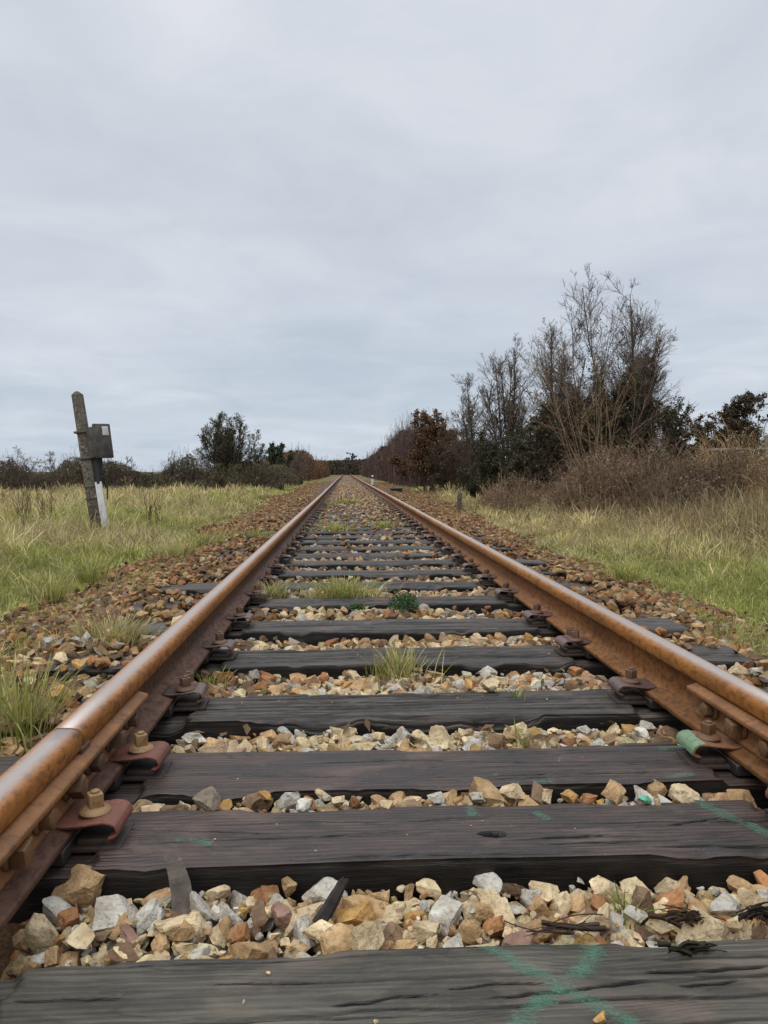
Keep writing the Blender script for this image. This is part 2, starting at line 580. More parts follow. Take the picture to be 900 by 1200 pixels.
def rail_mesh(name, y0, y1, side):
    """side -1 left, +1 right; local origin on the rail axis at the foot, y along the track"""
    full = HALF + [(-x, z, w, k) for x, z, w, k in reversed(HALF[1:])]
    tilt = -side * R(2.6)
    ys, y = [y0], y0
    while y < y1 - 1e-6:
        y = min(y1, y + (0.25 if y < 8 else 0.8 if y < 40 else 5))
        ys.append(y)
    n = len(full)
    v, tint, wear = [], [], []
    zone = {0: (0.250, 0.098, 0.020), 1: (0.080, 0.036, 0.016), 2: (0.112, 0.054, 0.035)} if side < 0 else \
           {0: (0.275, 0.112, 0.021), 1: (0.172, 0.068, 0.016), 2: (0.182, 0.078, 0.022)}  # left web tint carries the shade under the head; the rest is rust tone
    for y in ys:
        wob = 0.010 * math.sin(y / 9.0) * min(1, max(0, y - 6) / 10)
        for x, z, w, k in full:
            xr = x * math.cos(tilt) + z * math.sin(tilt)
            zr = -x * math.sin(tilt) + z * math.cos(tilt)
            v.append((xr + wob - 0.0 * side, y, zr))
            wear.append(w)
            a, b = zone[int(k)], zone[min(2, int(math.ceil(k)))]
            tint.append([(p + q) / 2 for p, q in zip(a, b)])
    q = []
    for i in range(len(ys) - 1):
        for k in range(n):
            a, b = i * n + k, i * n + (k + 1) % n
            q.append((a, b, b + n, a + n))
    faces = q + [tuple(reversed(range(n))), tuple((len(ys) - 1) * n + k for k in range(n))]
    me = new_mesh(name, v, faces=faces, tint=np.array(tint), extra={'wear': wear})
    for p in list(me.polygons)[-2:]:
        p.use_smooth = False
    return me


JOINT = 1.478
rails = {}
for side, word in ((-1, 'left'), (1, 'right')):
    for a, b, where in ((-1.6, JOINT - 0.004, 'near'), (JOINT + 0.004, 330.0, 'far')):
        # the right joint lies just outside the frame, level with the left one
        me = rail_mesh('rail', a, b, side)
        o = obj('rail', me, M_RAIL, None, (side * RAIL_X, 0, RAIL_Z))
        lab = {('left', 'near'): 'rusty left rail, the short near length this side of the visible joint',
               ('left', 'far'): 'rusty left rail running from the visible joint to the vanishing point',
               ('right', 'near'): 'near end of the rusty right rail, low in the picture at its right edge',
               ('right', 'far'): 'rusty right rail with polished top running into the distance'}[(word, where)]
        tag(o, lab, 'rail', 'running rails of the track')
        rails[(word, where)] = o

# ------------------------------------------------------------------ fishplates at the joint
FP = [(.0115, .1015), (.030, .1085), (.058, .1000), (.0605, .0975), (.0605, .0890), (.0550, .0850), (.0310, .0800), (.0280, .0740), (.0280, .0480),
      (.0300, .0400), (.0360, .0330), (.0370, .0260), (.0220, .0315), (.0130, .0380)]
FP_BOLTS = [-0.31, -0.195, -0.062, 0.058, 0.19, 0.325]


def nut_geo(r, h, m, sides=4, washer=0.0):
    g = Geo()
    z = 0.0
    if washer:
        g.lathe([(washer, 0), (washer, .004), (washer * .8, .008), (washer * .55, .0095)], 22, m)
        z = .009
    g.lathe([(r * .98, z), (r, z + .002), (r, z + h - .002), (r * .90, z + h)], sides, m, twist=math.pi / 4 + (0.2 if sides == 4 else 0))
    return g


def moved(g, c):
    g.v = [(x + c[0], y + c[1], z + c[2]) for x, y, z in g.v]
    return g


def fishplate(side, label):
    root = empty('fishplate', (side * RAIL_X, JOINT, RAIL_Z))
    tag(root, label, 'fishplate', 'fishplates bolted over the rail joints')
    g = Geo()
    s = -side                                     # the gauge side
    half = 0.41
    st = [(-half, 0, 0), (-half + .006, 0, 0)] + [(-half + .006 + (2 * half - .012) * k / 12, 0, 0) for k in range(1, 13)] + [(half, 0, 0)]
    g.sweep([(s * x, z) for x, z in FP], st)
    obj('bar', g.mesh('fishplate_bar', 0.0018, 2), M_PLATE, root)
    for k, y in enumerate(FP_BOLTS):
        rot = Matrix.Rotation(s * math.pi / 2, 3, 'Y') @ Matrix.Rotation(0.3 * k, 3, 'Z')
        big = k % 2 == 0
        g = nut_geo(0.0245 if big else .020, 0.026 if big else .020, rot, 4 if big else 6, .026)
        moved(g, (s * .0285, y, .062))
        obj('bolt', g.mesh('fishplate_bolt', 0.0012, 1), M_NUT if side > 0 or k < 3 else M_NUT_DARK, root)
    if side < 0:
        g = Geo()
        g.box((s * .037, .010, .112), (.011, .050, .011), Matrix.Rotation(R(6), 3, 'Y'))
        obj('packing_piece', g.mesh('packing_piece', .002, 2), M_IRON, root)
    return root


fishplate(-1, 'long rusty fishplate with six bolts over the joint in the left rail')
fishplate(1, 'rusty fishplate bolted to the right rail at the picture edge')

# ------------------------------------------------------------------ sleepers
# far edge, near edge (metres from the camera), roughness of the wood
SLEEPERS = [(1.035, 0.800, 0.35), (1.492, 1.275, 0.32), (1.815, 1.583, 0.35), (2.30, 2.060, 0.9), (2.89, 2.645, 0.95), (3.42, 3.170, 0.9), (4.06, 3.82, 0.85), (4.62, 4.38, 0.8)]
_y = 4.62
_r = random.Random(3)
while _y < 62:
    _y += 0.572 + _r.uniform(-.02, .02)
    SLEEPERS.append((_y, _y - _r.uniform(.225, .25), _r.uniform(.7, .95)))


class SleeperShape:
    def __init__(self, seed, width, rough, knot=None):
        r = random.Random(seed)
        self.seed, self.w, self.rough, self.knot = seed, width, rough, knot
        n = int(4 + rough * 11)
        self.cracks = []
        for _ in range(n + 4):
            xc = r.uniform(-1.1, 1.1) if r.random() > .75 else r.uniform(-.65, .7)
            self.cracks.append((xc, r.uniform(.12, .55) * (0.7 + rough), r.uniform(-.46, .46) * width, r.uniform(.004, .011) * (0.5 + rough), r.uniform(.0022, .0042) * (0.75 + .5 * rough), r.uniform(0, 99)))

    splits = ()

    def height(self, x, y):
        """(dz, crack 0..1) on the top of the sleeper"""
        sh = x.shape
        x, y = x.ravel(), y.ravel()
        ro, sd, w = self.rough, self.seed, self.w
        z = (fbm(p3(x * 2.4, y * 70, sd), 3, sd) - .5) * .0062 * ro ** 1.5
        z += (fbm(p3(x * 5, y * 220, sd + 3), 2, sd) - .5) * .0026 * (ro + .3)
        z += (fbm(p3(x * 1.6, y * 8, sd + 7), 3, sd) - .5) * (.005 + .009 * ro)
        ck = np.zeros_like(x)
        for xc, ln, yc, dp, wd, ph in self.cracks:
            wy = yc + (vnoise(p3(x * 7, ph, 0), 1) - .5) * .014 + (vnoise(p3(x * 34, ph, 3), 2) - .5) * .004
            win = np.clip(1 - ((x - xc) / ln) ** 2, 0, 1) ** .5
            g = np.exp(-((y - wy) / (wd * (0.4 + .6 * win))) ** 2) * win
            z -= dp * g
            ck = np.maximum(ck, g)
        for x0, y0, x1, y1, wd in self.splits:
            u = np.clip((x - x0) / (x1 - x0), -.2, 1.2)
            wy = y0 + (y1 - y0) * u + (vnoise(p3(x * 16, y0 * 50, 1), 5) - .5) * .007 + (vnoise(p3(x * 70, y0 * 50, 2), 6) - .5) * .0035
            win = np.clip(1 - (2 * u - 1) ** 4, 0, 1) * np.clip(.55 + .9 * vnoise(p3(x * 22, y1 * 40, 4), 7), 0, 1)
            g = np.exp(-((y - wy) / (wd * (.25 + .75 * win))) ** 2) * (win > .02) * np.clip(win * 1.6, 0, 1)
            z -= .009 * g
            ck = np.maximum(ck, g)
        # broken edges
        e = np.clip((np.abs(y) - w / 2 + .030) / .030, 0, 1)
        chip = np.clip(fbm(p3(x * 7, np.sign(y) * 3, sd + 1), 4, sd) - .47, 0, 1) * 3.0
        z -= e ** 2 * (.003 + chip * .026 * (.45 + ro))
        z -= np.clip(np.abs(x) - 1.0, 0, 1) * .03
        # rail seats are cut a little lower
        ax = np.abs(x)
        seat = np.clip((ax - .632 - .006 * np.sin(y * 90 + sd)) / .012, 0, 1) * np.clip((.90 - ax) / .03, 0, 1)
        z -= seat * .014
        if self.knot is not None:
            kx, ky, kr = self.knot
            dx, dy = (x - kx) / 1.9, (y - ky)
            d = np.sqrt(dx * dx + dy * dy) + (fbm(p3(x * 45, y * 70, 0), 2, 4) - .5) * .018
            hole = np.clip(1 - d / kr, 0, 1)
            hole = np.clip(hole * 4, 0, 1)
            z -= hole * .030
            ck = np.maximum(ck, hole)
        return z.reshape(sh), ck.reshape(sh)

    def mesh(self, name, nx, ny):
        w = self.w
        xs = np.linspace(-1.3, 1.3, nx)
        ty = np.linspace(-w / 2, w / 2, ny)
        side = np.array([-.15, -.12, -.09, -.06, -.035, -.018, -.008])
        prof_y = np.concatenate([np.full(len(side), -w / 2), ty, np.full(len(side), w / 2)])
        prof_z = np.concatenate([side, np.zeros(ny), side[::-1]])
        ns, m = len(side), len(prof_y)
        X, PY = np.meshgrid(xs, prof_y, indexing='ij')
        PZ = np.tile(prof_z, (nx, 1))
        top, ck = self.height(X, PY)
        k = np.clip(1 + PZ / .06, 0, 1)
        rough_side = (fbm(p3(X * 4, PZ * 60, PY * 3 + self.seed), 4, self.seed) - .5).reshape(X.shape)
        sidew = np.ones(m)
        sidew[ns:ns + ny] = np.clip((np.abs(ty) - w / 2 + .012) / .012, 0, 1)
        Y = PY + np.sign(PY) * rough_side * .011 * (.4 + self.rough) * sidew
        Y -= np.sign(PY) * .004 * (np.abs(np.abs(PY) - w / 2) < .001) * (PZ > -.001)
        Y += (vnoise(p3(X * 1.3, 0, self.seed), 3).reshape(X.shape) - .5) * .012
        Z = PZ + top * k
        ck = ck * (PZ > -.001)
        v = p3(X, Y, Z)
        i = np.arange(nx * m).reshape(nx, m)
        q = np.stack([i[:-1, :-1], i[1:, :-1], i[1:, 1:], i[:-1, 1:]], -1).reshape(-1, 4)
        # end grain caps: a fan around one extra vertex
        v = np.concatenate([v, [[-1.305, 0, -.07], [1.305, 0, -.07]]])
        t = [(i[0, a], i[0, a + 1], nx * m) for a in range(m - 1)] + [(i[-1, a + 1], i[-1, a], nx * m + 1) for a in range(m - 1)]
        return new_mesh(name, v, quads=q, tris=np.array(t), extra={'crack': np.concatenate([ck.ravel(), [0, 0]])})


ORD = ['nearest', 'second', 'third', 'fourth', 'fifth', 'sixth', 'seventh', 'eighth', 'ninth', 'tenth', 'eleventh', 'twelfth', 'thirteenth', 'fourteenth', 'fifteenth', 'sixteenth',
       'seventeenth', 'eighteenth', 'nineteenth', 'twentieth', 'twenty-first', 'twenty-second', 'twenty-third', 'twenty-fourth', 'twenty-fifth', 'twenty-sixth', 'twenty-seventh',
       'twenty-eighth', 'twenty-ninth', 'thirtieth']
SL_LABEL = {0: 'greyish wooden sleeper with a green chalk cross, nearest the camera',
            1: 'smooth dark brown sleeper with a knot hole, behind the chalk-marked one',
            2: 'smooth purplish brown sleeper between the two red rail clips',
            3: 'black split-grained sleeper with a round stone on its far edge',
            4: 'weathered dark sleeper just behind a yellow-green grass tuft',
            5: 'weathered grey sleeper, sixth from the camera, clear of weeds',
            6: 'weathered grey sleeper with a small dark green weed on it',
            7: 'weathered sleeper with a broad grass tuft in front of it'}
# the long splits seen in the photograph, end to end in its pixels
SPLITS = {0: [((10, 1172), (150, 1168), .0030), ((240, 1155), (455, 1150), .0016), ((385, 1180), (515, 1166), .0026), ((565, 1173), (765, 1150), .0032), ((755, 1143), (905, 1131), .0032), ((798, 1157), (864, 1149), .0022), ((520, 1160), (640, 1152), .0016)],
          1: [((130, 972), (330, 978), .0022), ((300, 985), (470, 976), .0018), ((600, 985), (720, 978), .0018), ((770, 968), (850, 957), .0022), ((868, 962), (900, 974), .0040), ((480, 962), (575, 958), .0014)],
          2: [((190, 905), (420, 910), .0020), ((430, 890), (640, 893), .0014), ((560, 908), (830, 903), .0022), ((730, 893), (790, 890), .0030)],
          3: [((215, 832), (470, 828), .0040), ((300, 820), (560, 822), .0032), ((480, 815), (720, 818), .0034), ((560, 830), (735, 827), .0040), ((230, 815), (400, 813), .0026)]}
kp = on_plane(578, 978, 0)
shapes, sleeper_objs = [], []
far_meshes = []
for i, (yf, yn, ro) in enumerate(SLEEPERS):
    w = yf - yn
    yc = (yf + yn) / 2
    if i < 8:
        sh = SleeperShape(11 + i, w, ro, (kp[0], kp[1] - yc, .014) if i == 1 else None)
        for pa, pb, wd in SPLITS.get(i, ()):
            a, b = on_plane(*pa, 0), on_plane(*pb, 0)
            sh.splits = tuple(sh.splits) + ((a[0], a[1] - yc, b[0], b[1] - yc, wd),)
        me = sh.mesh('sleeper', 520 if i < 3 else 420 if i < 4 else 260, 150 if i < 3 else 90 if i < 4 else 60 if i < 5 else 36)
        m = M_SLP_GREY if i == 0 else M_SLP_DARK if i < 3 else M_SLP_OLD
    else:
        if len(far_meshes) < 5:
            sh = SleeperShape(40 + i, w, ro)
            far_meshes.append((sh, sh.mesh('sleeper', 150, 22)))
        sh, me = far_meshes[(i * 3 + i // 5) % len(far_meshes)]
        m = M_SLP_OLD
    o = obj('sleeper', me, m, None, (0.0 if i < 8 else _r.uniform(-.02, .02), yc, 0 if i < 3 else _r.uniform(-.006, .004)), (0, R(_r.uniform(-.25, .25)) if i > 3 else 0, R(_r.uniform(-.5, .5)) if i > 2 else 0))
    if i in SL_LABEL:
        lab = SL_LABEL[i]
    elif i < 16:
        lab = 'weathered grey sleeper, %s from the camera between the rusty rails' % ORD[i]
    else:
        lab = 'far dark sleeper half lost in ballast where the rails draw together'
    tag(o, lab, 'sleeper', 'far sleepers' if i >= 16 else 'wooden sleepers under the rails')
    shapes.append(sh)
    sleeper_objs.append(o)


# ---- green chalk on the near sleepers
def chalk(idx, polylines, width):
    o, sh = sleeper_objs[idx], shapes[idx]
    yc = (SLEEPERS[idx][0] + SLEEPERS[idx][1]) / 2
    V, Q, E = [], [], []
    for pl in polylines:
        pts = np.array([on_plane(a, b, 0)[:2] for a, b in pl])
        pts[:, 1] -= yc
        seg = np.linalg.norm(np.diff(pts, axis=0), axis=1)
        s = np.concatenate([[0], np.cumsum(seg)])
        n = max(4, int(s[-1] / .006))
        u = np.linspace(0, s[-1], n)
        c = np.stack([np.interp(u, s, pts[:, 0]), np.interp(u, s, pts[:, 1])], 1)
        for _ in range(6):
            c[1:-1] = (c[:-2] + 2 * c[1:-1] + c[2:]) / 4
        t = np.gradient(c, axis=0)
        t /= np.linalg.norm(t, axis=1)[:, None] + 1e-9
        nrm = np.stack([-t[:, 1], t[:, 0]], 1)
        cols = np.linspace(-1, 1, 9)
        base = len(V)
        wd = width * (0.5 + (0.25 + .25 * vnoise(p3(u * 30, 0, idx), 3)))
        for k, cc in enumerate(cols):
            for (x, y), nn, ww in zip(c, nrm, wd):
                V.append((x + nn[0] * cc * ww, y + nn[1] * cc * ww))
                E.append(1 - abs(cc) ** 2)
        for k in range(8):
            for j in range(n - 1):
                a = base + k * n + j
                Q.append((a, a + 1, a + 1 + n, a + n))
    V = np.array(V)
    hw = sh.w / 2 - .004
    V[:, 1] = np.clip(V[:, 1], -hw, hw)
    z, _ = sh.height(V[:, 0], V[:, 1])
    me = new_mesh('chalk_mark', np.stack([V[:, 0], V[:, 1] + (vnoise(p3(V[:, 0] * 1.3, 0, sh.seed), 3) - .5) * .012, z + .0022], 1), quads=Q, extra={'edge': E})
    obj('chalk_mark', me, M_CHALK, o)


chalk(0, [[(566, 1106), (604, 1130), (660, 1160), (720, 1190), (760, 1215)], [(590, 1104), (640, 1101), (682, 1104), (700, 1114), (696, 1128), (670, 1146), (645, 1164), (622, 1188), (600, 1215)]], .029)
chalk(1, [[(812, 936), (850, 955), (900, 978), (930, 990)]], .030)
for pl in ([(626, 952), (645, 962)], [(205, 985), (250, 990)], [(550, 946), (556, 958)]):
    chalk(1, [pl], .022)
for pl in ([(780, 912), (812, 908)], [(625, 917), (645, 915)], [(770, 878), (800, 876)]):
    chalk(2, [pl], .022)

# ------------------------------------------------------------------ rail clips
PADX = 0.0


def clip_meshes():
    """local frame of the left rail: x towards the track centre, origin on the rail axis at sleeper top"""
    out = {}
    # the folded spring: an outline of centre-line points, thickened
    zt = RAIL_Z + .0205
    line = [(.030, zt + .006), (.040, zt + .0045), (.055, zt + .003), (.075, zt + .004), (.100, zt + .0085), (.118, zt + .0105), (.131, zt + .0095), (.140, zt + .0045), (.1445, zt - .004),
            (.144, zt - .0120), (.138, zt - .0165), (.128, zt - .0185)]
    pts = np.array(line)
    t = np.gradient(pts, axis=0)
    t /= np.linalg.norm(t, axis=1)[:, None]
    nr = np.stack([-t[:, 1], t[:, 0]], 1)
    th = .0024
    prof = [tuple(p) for p in pts + nr * th] + [tuple(p) for p in (pts - nr * th)[::-1]]
    g = Geo()
    hw = .049
    g.sweep(prof, [(-hw, 0, 0), (-hw + .004, 0, 0), (-hw / 3, 0, 0), (hw / 3, 0, 0), (hw - .004, 0, 0), (hw, 0, 0)])
    out['spring'] = g.mesh('spring_clip', .0007, 1, angle=50)
    g = Geo()
    g.box((.100, .004, .003), (.098, .098, .009))
    g.box((.100, .004, .0135), (.060, .082, .012))
    out['base'] = g.mesh('base_plate', .002, 2)
    g = Geo()
    g.box((.0, 0, .0085), (.126, .17, .026))
    out['pad'] = g.mesh('rail_pad', .002, 1)
    g = nut_geo(.0178, .026, Matrix.Rotation(.35, 3, 'Z'), 4)
    g.lathe([(.0085, .026), (.0085, .0295), (.007, .031)], 12)
    out['bolt'] = g.mesh('clip_bolt', .0012, 1)
    g = Geo()
    g.lathe([(.027, 0), (.0285, .003), (.0265, .0065), (.020, .0105), (.016, .012)], 26)
    out['washer'] = g.mesh('washer', 0, 1)
    return out


CM = clip_meshes()


def with_mat(me, m):
    c = me.copy()
    c.materials.clear()
    c.materials.append(m)
    return c


CLIP_KIND = {}
for kind, (ms, mn, mw) in {'red': (M_RED, M_NUT_PALE, M_NUT_PALE), 'green': (M_GREENCLIP, M_NUT, M_NUT), 'brown': (M_CLIP, M_NUT_DARK, M_NUT_DARK)}.items():
    CLIP_KIND[kind] = {'spring': with_mat(CM['spring'], ms), 'base': with_mat(CM['base'], M_SEAT), 'pad': with_mat(CM['pad'], M_PAD), 'bolt': with_mat(CM['bolt'], mn), 'washer': with_mat(CM['washer'], mw)}


def rail_clip(side, y, kind, label, group, bolts=1, tilt=0.0, dx=0.0):
    k = CLIP_KIND[kind]
    root = empty('rail_clip', (side * RAIL_X + dx, y, -.004), (0, 0, (0 if side < 0 else math.pi) + tilt))
    tag(root, label, 'rail clip', group)
    obj('base_plate', k['base'], None, root)
    obj('rail_pad', k['pad'], None, root)
    obj('spring_clip', k['spring'], None, root)
    zt = RAIL_Z + .0205 + .0105
    for b in range(bolts):
        yb = 0 if bolts == 1 else (-.018, .028)[b]
        bo = obj('bolt', k['bolt'], None, root, (.092, yb, zt + .011), (0, 0, .5 * b))
        wa = obj('washer', k['washer'], None, bo, (0, 0, -.011))
    if kind == 'green':
        g = Geo()
        zt2 = RAIL_Z + .0205
        line = [(.118, zt2 + .0136), (.1325, zt2 + .0124), (.1430, zt2 + .0064), (.1478, zt2 - .004), (.1474, zt2 - .0130), (.1395, zt2 - .0198)]
        g.sweep(line, [(-.0495, 0, 0), (0, 0, 0), (.0495, 0, 0)], closed=False)
        obj('painted_fold', g.mesh('painted_fold', 0, 1), M_GREENPAINT, root)
    return root


SIDEW = {-1: 'left', 1: 'right'}
for i, (yf, yn, ro) in enumerate(SLEEPERS):
    yc = (yf + yn) / 2
    for side in (-1, 1):
        s = SIDEW[side]
        kind, bolts = 'brown', 1
        if side < 0 and i in (1, 2):
            kind = 'red'
        if side > 0 and i == 2:
            kind = 'green'
        if i == 3 and side < 0 or i == 4 and side > 0:
            bolts = 2
        if i == 0:
            lab = ('red rail clip at the bottom left corner by the chalk-marked sleeper' if side < 0 else None)
            if lab is None:
                continue
            kind = 'red'
        elif kind == 'red':
            lab = 'red rail clip with a pale nut on the %s sleeper' % ('knot-holed second' if i == 1 else 'smooth third')
        elif kind == 'green':
            lab = 'rail clip with a mint green painted fold under the right rail'
        elif i == 1:
            kind, lab = 'red', 'red rail clip peeping in at the right end of the knot-holed sleeper'
        elif bolts == 2:
            lab = 'brown rail clip with two bolts inside the %s rail' % s
        elif i < 12:
            lab = 'brown rail clip inside the %s rail on the %s sleeper from the camera' % (s, ORD[i])
        else:
            lab = 'small dark rail clip inside the %s rail far down the track' % s
        grp = 'far %s rail clips' % s if i >= 12 else 'rail clips holding the rails'
        if i < 30:
            rail_clip(side, yc if i else .885, kind, lab, grp, bolts, R(_r.uniform(-3, 3)), -.046 if i == 0 else .040 if (i == 1 and side > 0) else 0)
        else:
            o = obj('rail_clip', CLIP_KIND['brown']['spring'], None, None, (side * RAIL_X, yc, -.004), (0, 0, 0 if side < 0 else math.pi))
            tag(o, lab, 'rail clip', grp)


# ------------------------------------------------------------------ ballast
def ico(level):
    bm = bmesh.new()
    bmesh.ops.create_icosphere(bm, subdivisions=level, radius=1)
    v = np.array([p.co[:] for p in bm.verts])
    f = np.array([[p.index for p in q.verts] for q in bm.faces])
    bm.free()
    return v, f


ICO = {k: ico(k) for k in (2, 3, 4)}
NTEMP = 26


def stone_template(seed, level):
    r = np.random.default_rng(900 + seed)
    v, f = ICO[level]
    v = v.copy()
    n = r.integers(8, 13)
    # a broken block: a few roughly opposed cleavage faces, then odd corners knocked off
    B = np.array(Matrix.Rotation(r.uniform(0, 3), 3, Vector(r.normal(size=3))))
    dirs = [B[:, 0], -B[:, 0], B[:, 1], -B[:, 1], B[:, 2], -B[:, 2]] + [r.normal(size=3) for _ in range(n - 4)]
    for j, d in enumerate(dirs):
        d = np.asarray(d) + r.normal(0, .28, 3)
        d /= np.linalg.norm(d)
        k = r.uniform(.36, .62) if j < 6 else r.uniform(.50, .80)
        dot = v @ d
        over = np.clip(dot - k, 0, None)
        v -= over[:, None] * d * .95
    v += (fbm(v * 2.1 + seed * 7.1, 2, seed)[:, None] - .5) * v * .26
    v += (fbm(v * 6 + seed * 3.7, 3, seed + 5)[:, None] - .5) * v * .13
    v *= r.uniform([.95, .68, .50], [1.25, .95, .80])
    v /= np.abs(v).max()
    return v, f


TEMPL = {lv: [stone_template(s, lv) for s in range(NTEMP)] for lv in (2, 3, 4)}
TINTS = {'cream': (0.55, 0.45, 0.29), 'pale grey': (0.45, 0.44, 0.40), 'tan': (0.42, 0.285, 0.15), 'ochre': (0.43, 0.255, 0.085), 'brown': (0.17, 0.112, 0.068), 'orange': (0.31, 0.150, 0.065), 'pinkish': (0.28, 0.175, 0.135)}
TNAMES = list(TINTS)


def rot_matrices(n, r, tilt=.7):
    a = r.uniform(0, 2 * np.pi, n)
    b = r.normal(0, tilt, n)
    c = r.normal(0, tilt, n)
    ca, sa, cb, sb, cc, sc = np.cos(a), np.sin(a), np.cos(b), np.sin(b), np.cos(c), np.sin(c)
    z, o = np.zeros(n), np.ones(n)
    Rz = np.stack([ca, -sa, z, sa, ca, z, z, z, o], 1).reshape(n, 3, 3)
    Rx = np.stack([o, z, z, z, cb, -sb, z, sb, cb], 1).reshape(n, 3, 3)
    Ry = np.stack([cc, z, sc, z, o, z, -sc, z, cc], 1).reshape(n, 3, 3)
    return Rz @ Rx @ Ry


class Stones:
    def __init__(self):
        self.pos, self.size, self.rot, self.tem, self.col = [], [], [], [], []

    def add(self, pos, size, rot, tem, col):
        self.pos.append(pos); self.size.append(size); self.rot.append(rot); self.tem.append(tem); self.col.append(col)

    def pack(self):
        self.pos, self.size, self.rot, self.tem, self.col = map(np.concatenate, (self.pos, self.size, self.rot, self.tem, self.col))


def in_sleeper(x, y, margin):
    m = np.zeros(len(x), bool)
    ok = np.abs(x) < 1.3 + margin
    for yf, yn, _ in SLEEPERS:
        m |= ok & (y > yn - margin) & (y < yf + margin)
    return m


def near_rail(x, margin):
    return np.abs(np.abs(x) - RAIL_X) < margin


def verge_edge(side, y):
    e = np.where(side > 0, 1.52 + .05 * np.clip(y - 4, 0, 22), 1.80 + .02 * np.clip(y - 4, 0, 25))
    return e + (fbm(p3(y * .9, np.sign(side) * 5, 0), 3, 71) - .5) * .9


def bed_level(x, y):
    """height of the ballast surface"""
    z = np.full(len(x), -.030)
    inside = np.abs(x) < .68
    gaps = [(0, -.036), (1, -.016), (2, -.040), (3, -.034), (4, -.030), (5, -.024), (6, -.020)]
    for i, lv in gaps:
        m = inside & (y > SLEEPERS[i][1]) & (y < SLEEPERS[i + 1][0])
        z[m] = lv
    far = np.clip((y - 8) / 10, 0, 1)
    z += far * .022
    out = np.clip((np.abs(x) - 1.35) / .9, 0, 1)
    z -= out * .17
    z += (fbm(p3(x * 3, y * 3, 0), 2, 21) - .5) * .03
    return z


ST = Stones()


def jitter_grid(x0, x1, y0, y1, d, r):
    nx, ny = max(1, int((x1 - x0) / d)), max(1, int((y1 - y0) / (d * .9)))
    X, Y = np.meshgrid(np.linspace(x0, x1, nx), np.linspace(y0, y1, ny))
    X = X + (np.arange(ny) % 2)[:, None] * d / 2
    return (X + r.normal(0, d * .22, X.shape)).ravel(), (Y + r.normal(0, d * .22, Y.shape)).ravel()


def colours(x, y, r):
    n = len(x)
    u = r.random(n)
    rusty = np.clip((np.abs(x) - .50) / .25, 0, 1) * .75 + np.clip((y - 2.2) / 2.2, 0, 1) * .55
    rusty = np.clip(rusty + (fbm(p3(x * 1.5, y * 1.5, 0), 2, 33) - .5) * .8, 0, .93)
    clean = np.searchsorted(np.cumsum([.44, .20, .22, .06, .04, .03]), r.random(n))
    dirty = np.array([2, 4, 5, 0, 6, 1, 3])[np.searchsorted(np.cumsum([.33, .27, .21, .06, .05, .04]), r.random(n))]
    inner = np.array([4, 2, 1, 6, 5, 0, 4])[np.searchsorted(np.cumsum([.40, .26, .12, .09, .08, .05]), r.random(n))]
    dirty = np.where((np.abs(x) < .66) & (y > 4.2) & (r.random(n) < .8), inner, dirty)
    return np.where(u < rusty, dirty, np.minimum(clean, 6))


def scatter(y0, y1, x0, x1, d, smin, smax, lift, r, keep=1.0, pad=.0):
    x, y = jitter_grid(x0, x1, y0, y1, d, r)
    s = r.uniform(0, 1, len(x)) ** 1.6 * (smax - smin) + smin
    ok = ~near_rail(x, .045) & (r.random(len(x)) < keep)
    sl = in_sleeper(x, y, .008)
    ok &= ~sl
    lim = verge_edge(np.sign(x), y) + .12
    ok &= (np.abs(x) < lim) | (r.random(len(x)) < np.clip(.55 - (np.abs(x) - lim) * 1.4, 0, 1))
    x, y, s = x[ok], y[ok], s[ok]
    z = bed_level(x, y) + lift - s * .42 + r.normal(0, .006, len(x))
    nr = np.clip(1 - np.abs(np.abs(x) - RAIL_X) / .10, 0, 1)
    z -= nr * .035
    ST.add(np.stack([x, y, z], 1), s, rot_matrices(len(x), r, .55), r.integers(0, NTEMP, len(x)), colours(x, y, r))


rs = np.random.default_rng(41)
# the gaps between the near sleepers: small filling stones, then the top layer
for lift, d, a, b, kp_ in ((-.034, .036, .022, .034, 1.0), (-.014, .041, .020, .036, 1.0), (.000, .052, .021, .044, .95), (.006, .10, .030, .048, .8)):
    scatter(.86, 3.25, -.71, 1.02, d, a, b, lift, rs, kp_)
scatter(.86, 3.25, -.71, 1.02, .019, .006, .012, -.014, rs, .8)
scatter(1.49, 1.60, -.66, .70, .044, .018, .032, .006, rs, .95)
for lift, d, a, b, kp_ in ((-.020, .046, .020, .034, 1.0), (.002, .052, .021, .042, .95)):
    scatter(1.7, 3.25, -1.9, -.80, d, a, b, lift, rs, kp_)
    scatter(1.7, 3.25, .80, 2.3, d, a, b, lift, rs, kp_)
for y0, y1, d in ((3.25, 6, .056), (6, 10, .070), (10, 17, .085), (17, 30, .115), (30, 60, .19)):
    for lift in (-.016, .006):
        scatter(y0, y1, -2.9, 3.2, d, .020 + d * .08, .033 + d * .13, lift, rs, .95)
# stones strewn over the far sleepers
x = rs.uniform(-.66, .66, 7000); y = 6 + rs.random(7000) ** 1.3 * 48
s = rs.uniform(.018, .036, 7000)
ok = rs.random(7000) < np.clip((y - 6.5) / 14, .03, .95)
x, y, s = x[ok], y[ok], s[ok]
ST.add(np.stack([x, y, .012 + 0 * x], 1), s, rot_matrices(len(x), rs, .4), rs.integers(0, NTEMP, len(x)), colours(x, y, rs))
